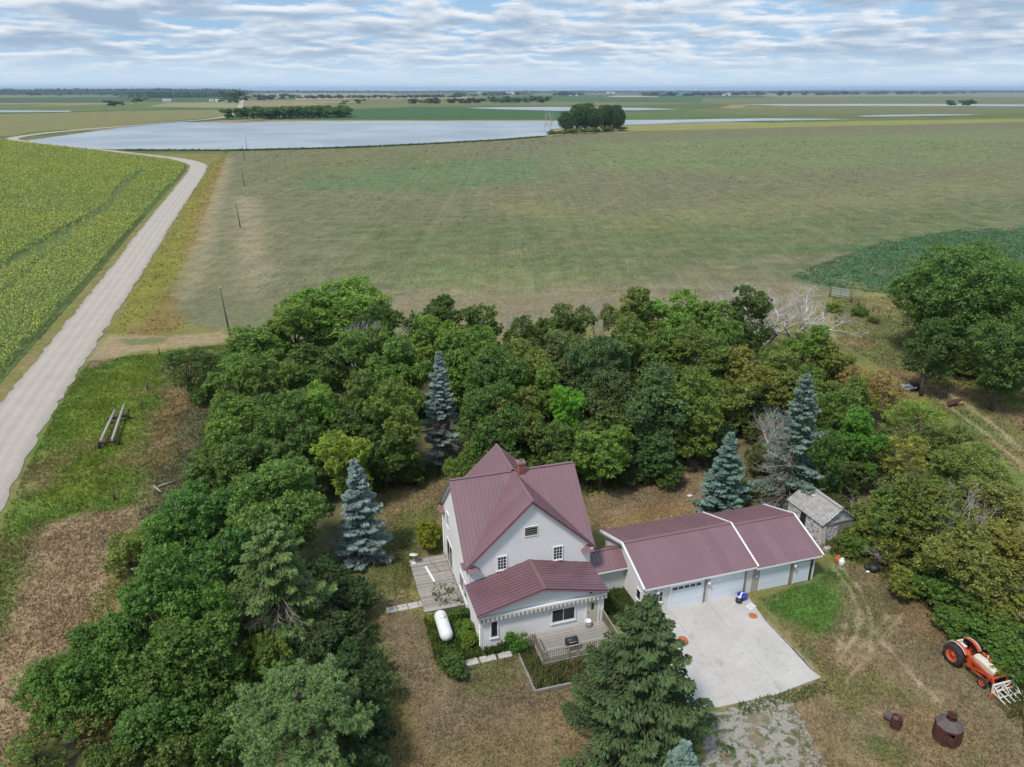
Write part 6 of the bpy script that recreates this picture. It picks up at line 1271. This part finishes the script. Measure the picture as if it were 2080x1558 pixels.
# ---------------------------------------------------------------- far trees, farms, hills, haze
def far_proto(seed, h, R_, n, leaf, zlo):
    r = np.random.default_rng(seed); k = max(4, n // 60); P, Nn, T = [], [], []
    for j in range(k):
        c = np.array((r.normal() * R_ * .45, r.normal() * R_ * .45, h * (zlo + (1 - zlo) * r.uniform(.25, .85)))); q = R_ * r.uniform(.35, .6); m = n // k; D = unit(r.normal(size=(m, 3)) + np.array((0, 0, .2))); P.append(c + D * q * np.array((1, 1, .8)) * r.uniform(.7, 1.1, (m, 1))); Nn.append(unit(D + r.normal(size=(m, 3)) * .5)); T.append(np.clip(r.uniform(.2, .7) + r.normal(size=m) * .15, 0, 1))
    P = np.concatenate(P); P[:, 2] = np.clip(P[:, 2], .2, h); return leaf_quads(r, P, np.concatenate(Nn), leaf, .8), np.concatenate(T)
FP = []
for s in range(4):
    V, T = far_proto(s, 10, 4, 420, 1.3, .05); FP.append(quads_mesh('far_tree', V, M_leaf, T))
TRK = MB().tube([(0, 0, -.2), (.1, 0, 4), (0, .1, 8)], [.25, .2, .08], 6).mesh('trunk', M_bark)
rf = random.Random(31)
def far_tree(x, y, h, r_, col, lab, gp, parts=False, name='far_tree'):
    s = (r_ / 4, r_ / 4 * rf.uniform(.8, 1.2), h / 10); j = rf.uniform(.8, 1.2); m = FP[rf.randrange(4)]
    if parts:
        o = empty(name, (x, y, -.2), rf.uniform(0, 6), lab, 'tree', gp); c = link('crown', m, o, scale=s); link('trunk', TRK, o, scale=s)
    else: o = c = link(name, m, None, (x, y, -.2), rf.uniform(0, 6), s); tag(o, lab, 'tree', gp)
    c.color = (col[0] * j, col[1] * j, col[2] * j, 1)
def row(p, q, n, h, r_, col, lab, gp, jy=0, parts=False, name='far_tree', gap=0):
    for k in range(n):
        if rf.random() < gap: continue
        f = (k + rf.uniform(-.3, .3)) / max(1, n - 1); far_tree(p[0] + (q[0] - p[0]) * f + rf.uniform(-1, 1) * jy * .3, p[1] + (q[1] - p[1]) * f + rf.uniform(-1, 1) * jy, h * rf.uniform(.75, 1.2), r_ * rf.uniform(.8, 1.25), col, lab, gp, parts, name)
FD = (.032, .062, .026)
for j in range(3): row((-378.65,1087.49), (-242.78,1160.25), 22, 14, 8.5, FD, 'dark tree in the belt on the far lake shore', 'lakeside tree belt', 45 , True, 'belt_tree')
# clump of tall trees by the lake
for u, v, h_, r_ in ((1150,268,24,9),(1175,266,30,10),(1200,268,26,9),(1222,265,25,8),(1242,266,29,10),(1258,265,24,8),(1190,262,29,9),(1232,262,28,9)):
    pass
for (x, y), h_, r_ in (((49.57,709.53), 19, 8), ((60.90,726.76), 25, 9), ((70.04,735.69), 26, 8), ((76.59,726.76), 22, 8), ((88.86,744.84), 24, 9), ((97.37,744.84), 24, 8.5), ((104.31,754.21), 20, 6)): tree('giant', x, y, h_, r_, (.04, .075, .035), 'tall dark tree in the clump at the lake edge', 'trees of the lake clump', name='lakeside_tree')
for (x, y) in ((35.81,662.32), (45.22,677.36), (55.05,693.08), (66.82,701.21), (76.61,709.53), (89.97,726.76), (103.98,744.84)): tree('bush', x, y, 5, 6, (.06, .1, .03), 'low bush at the foot of the lake clump', 'bushes of the lake clump', 'shrub', 'shrub')
dead(1, *(35.15,709.53), 20, 'dead white tree leaning over the lake beside the clump', (2.2, 2.2, 2.0), rz=.4); dead(1, *(31.37,726.76), 9, 'short bare snag standing in the lake shallows', (1.0, 1.0, 1.0), rz=2)
far_tree(*(-956.01,1872.13), 15, 14, FD, 'small round tree left of the pair in the far left pasture', None); far_tree(*(-936.04,1872.13), 17, 17, FD, 'middle tree of three in the far left pasture', None); far_tree(*(-1056.13,2209.01), 24, 22, FD, 'widest tree of three in the far left pasture', None)
row((-884.67,2692.35), (-1001.22,3444.21), 9, 22, 17, FD, 'tree in the small grove right of the far road', 'grove right of the far road', 120); row((-974.46,3543.02), (-258.38,4135.92), 46, 17, 15, (.036,.058,.03), 'tree in the long shelterbelt row above the tan field', 'long far shelterbelt', 40)
row((-470.62,2209.01), (-114.84,2291.35), 18, 13, 11, FD, 'scattered tree in the pasture above the green crop', 'scattered pasture trees', 60, gap=.35); row((-281.87,2249.43), (75.99,2426.98), 30, 16, 12, FD, 'tree in the broken row beyond the green crop', 'broken tree row', 70, gap=.2); row((-46.51,2475.81), (140.93,2815.38), 12, 18, 15, FD, 'tree in the cluster above the second pond', 'cluster above the pond', 60)
row((837.15,4965.98), (2067.04,6902.77), 34, 24, 30, (.035,.055,.035), 'tree in the far dark shelterbelt right of centre', 'right shelterbelt', 200); row((1761.69,5645.11), (5093.79,8879.09), 44, 28, 38, (.04,.06,.04), 'tree in the far broken treeline on the right', 'right treeline', 160, gap=.2)
row((1059.76,1931.09), (1154.07,1968.26), 8, 14, 10, FD, 'tree on the bank of the far right pond', 'far pond trees', 30, gap=.2); row((-327.94,4774.42), (101.99,6538.71), 16, 24, 28, FD, 'tree around the far central farmstead', 'central farm trees', 200); row((274.53,5173.49), (487.23,5914.61), 7, 30, 32, FD, 'tree in the far grove right of the central farm', 'far grove', 100)
far_tree(*(-874.36,2475.81), 40, 26, (.04,.075,.03), 'big round tree beside the far road farmstead', None); row((-944.70,2579.57), (-828.81,2380.03), 4, 18, 14, FD, 'small tree by the far road farmstead', 'farm road trees', 60)
row((-3262.05,5173.49), (-2519.21,5173.49), 9, 26, 26, FD, 'lone tree scattered on the far left plain', 'far left plain trees', 300, gap=.2)
# far woods that read as one dark mass
def far_wood(name, p, q, n, h, dep, leaf, col, lab, seed):
    r = np.random.default_rng(seed); f = r.random(n); hh = h * (.35 + .65 * fbm(f * 60 + seed, f * 0 + seed * 3.7, 4)) * 1.35; P = np.stack([p[0] + (q[0] - p[0]) * f, p[1] + (q[1] - p[1]) * f + r.normal(size=n) * dep, hh * r.random(n) ** .6], 1)
    o = link(name, quads_mesh(name, leaf_quads(r, P, unit(r.normal(size=(n, 3)) + np.array((0, -.6, .5))), leaf, .8), M_leaf, r.random(n) * .6)); o.color = (*col, 1); tag(o, lab, 'woods', None, 'stuff')
far_wood('distant_woods', (-5015.62,7309.66), (-2664.55,7767.41), 9000, 46, 260, 22, (.03,.055,.035), 'dark line of distant woods on the left horizon', 1); far_wood('distant_woods', (-4185.76,12436.48), (10658.20,15549.18), 7000, 30, 900, 30, (.04,.06,.045), 'thin broken line of woods along the far horizon', 2); far_wood('distant_woods', (-2004.68,4279.03), (-1669.54,4774.42), 4200, 24, 120, 14, (.03,.055,.03), 'wood edge behind the far left fields', 3)
# farmsteads
M_bw = plain('far_white', (.75, .76, .78), .5, .05); M_bin = plain('far_steel', (.5, .52, .55), .4, .1); M_broof = plain('far_roof', (.35, .36, .38), .5, .1)
def barn(x, y, w, d, h, rz, lab, gp=None):
    o = empty('far_barn', (x, y, -.1), rz, lab, 'barn', gp); MB().box(-w / 2, w / 2, -d / 2, d / 2, 0, h).build('wall', M_bw, o)
    m = MB(); m.add([(-w / 2 - .4, -d / 2 - .4, h + .02), (w / 2 + .4, -d / 2 - .4, h + .02), (w / 2 + .4, d / 2 + .4, h + .02), (-w / 2 - .4, d / 2 + .4, h + .02), (-w / 2 - .4, 0, h + d * .3), (w / 2 + .4, 0, h + d * .3)], [(0, 1, 5, 4), (2, 3, 4, 5), (1, 2, 5), (3, 0, 4), (3, 2, 1, 0)]); m.build('roof', M_broof, o); MB().box(-w * .15, w * .15, -d / 2 - .12, -d / 2 - .02, 0, h * .7).build('door', M_dark, o)
for (x, y), w, d, h, lab in (((-1000.94,2692.35), 26, 12, 6, 'white farm building by the big tree at the far road'), ((-926.94,2579.57), 30, 12, 7, 'longer pale farm building close to the far road'), ((-1027.91,2692.35), 14, 9, 6, 'small white outbuilding of the far road farm'), ((-22.15,8879.09), 90, 30, 16, 'large white shed at the far central farmstead'), ((461.39,5914.61), 60, 25, 12, 'white barn beside the far grove'), ((1291.90,10361.34), 110, 30, 14, 'long pale barn on the far plain right of centre'), ((1685.93,6211.06), 60, 24, 12, 'pale barn at the far right shelterbelt'), ((-419.87,10361.34), 60, 30, 14, 'pale far barn left of the central farm')): barn(x, y, w, d, h, .2, lab)
for k, (x, y) in enumerate(((-1189.67,2692.35), (-1179.56,2692.35), (-1169.45,2692.35))):
    o = empty('grain_bin', (x, y, -.1), 0, 'round steel grain bin in the far left fields', 'grain bin', 'far grain bins'); MB().lathe([(6, 0), (6, 7)], 16).build('shell', M_bin, o); MB().lathe([(6.3, 7.01), (.6, 10), (0, 10)], 16).build('cone_roof', M_bin, o)
# low hills on the horizon
def hill(name, p, q, h, dep, seed, col):
    r = np.random.default_rng(seed); n = 70; V = []; 
    for j, (dy, k) in enumerate(((-dep, 0), (-dep * .3, .75), (0, 1), (dep, 0))):
        for i in range(n):
            f = i / (n - 1); e = math.sin(math.pi * min(1, max(0, f))) ** .4; V.append((p[0] + (q[0] - p[0]) * f, p[1] + (q[1] - p[1]) * f + dy, -1 + k * e * h * (.55 + .7 * float(fbm(np.array(f * 14 + seed), np.array(seed * 1.3), 4)))))
    F = [(j * n + i, j * n + i + 1, (j + 1) * n + i + 1, (j + 1) * n + i) for j in range(3) for i in range(n - 1)]; m = MB(); m.add(V, F, True); tag(m.build(name, crop('hill_%d' % seed, col, .35, .002), None), kind='structure')
hill('hills', (5461.22,28282.99), (25720.61,28282.99), 62, 1500, 1, (.09, .12, .07)); hill('hills', (-28891.64,28282.99), (-704.67,28282.99), 50, 1200, 2, (.075, .105, .06)); hill('hills', (-6588.70,31112.72), (10851.98,31112.72), 46, 1000, 3, (.1, .12, .07))
# the air itself
hz = bpy.data.materials.new('haze_air'); hz.use_nodes = True; t = hz.node_tree; t.nodes.clear(); ov = N(t, 'ShaderNodeOutputMaterial'); pv = N(t, 'ShaderNodeVolumePrincipled'); pv.inputs['Color'].default_value = (.5, .7, 1.0, 1); pv.inputs['Density'].default_value = 5e-5; pv.inputs['Anisotropy'].default_value = .1; t.links.new(pv.outputs[0], ov.inputs['Volume'])
hb = MB().box(-27000, 27000, -500, 29000, -2.5, 130).build('haze', hz); tag(hb, kind='stuff')
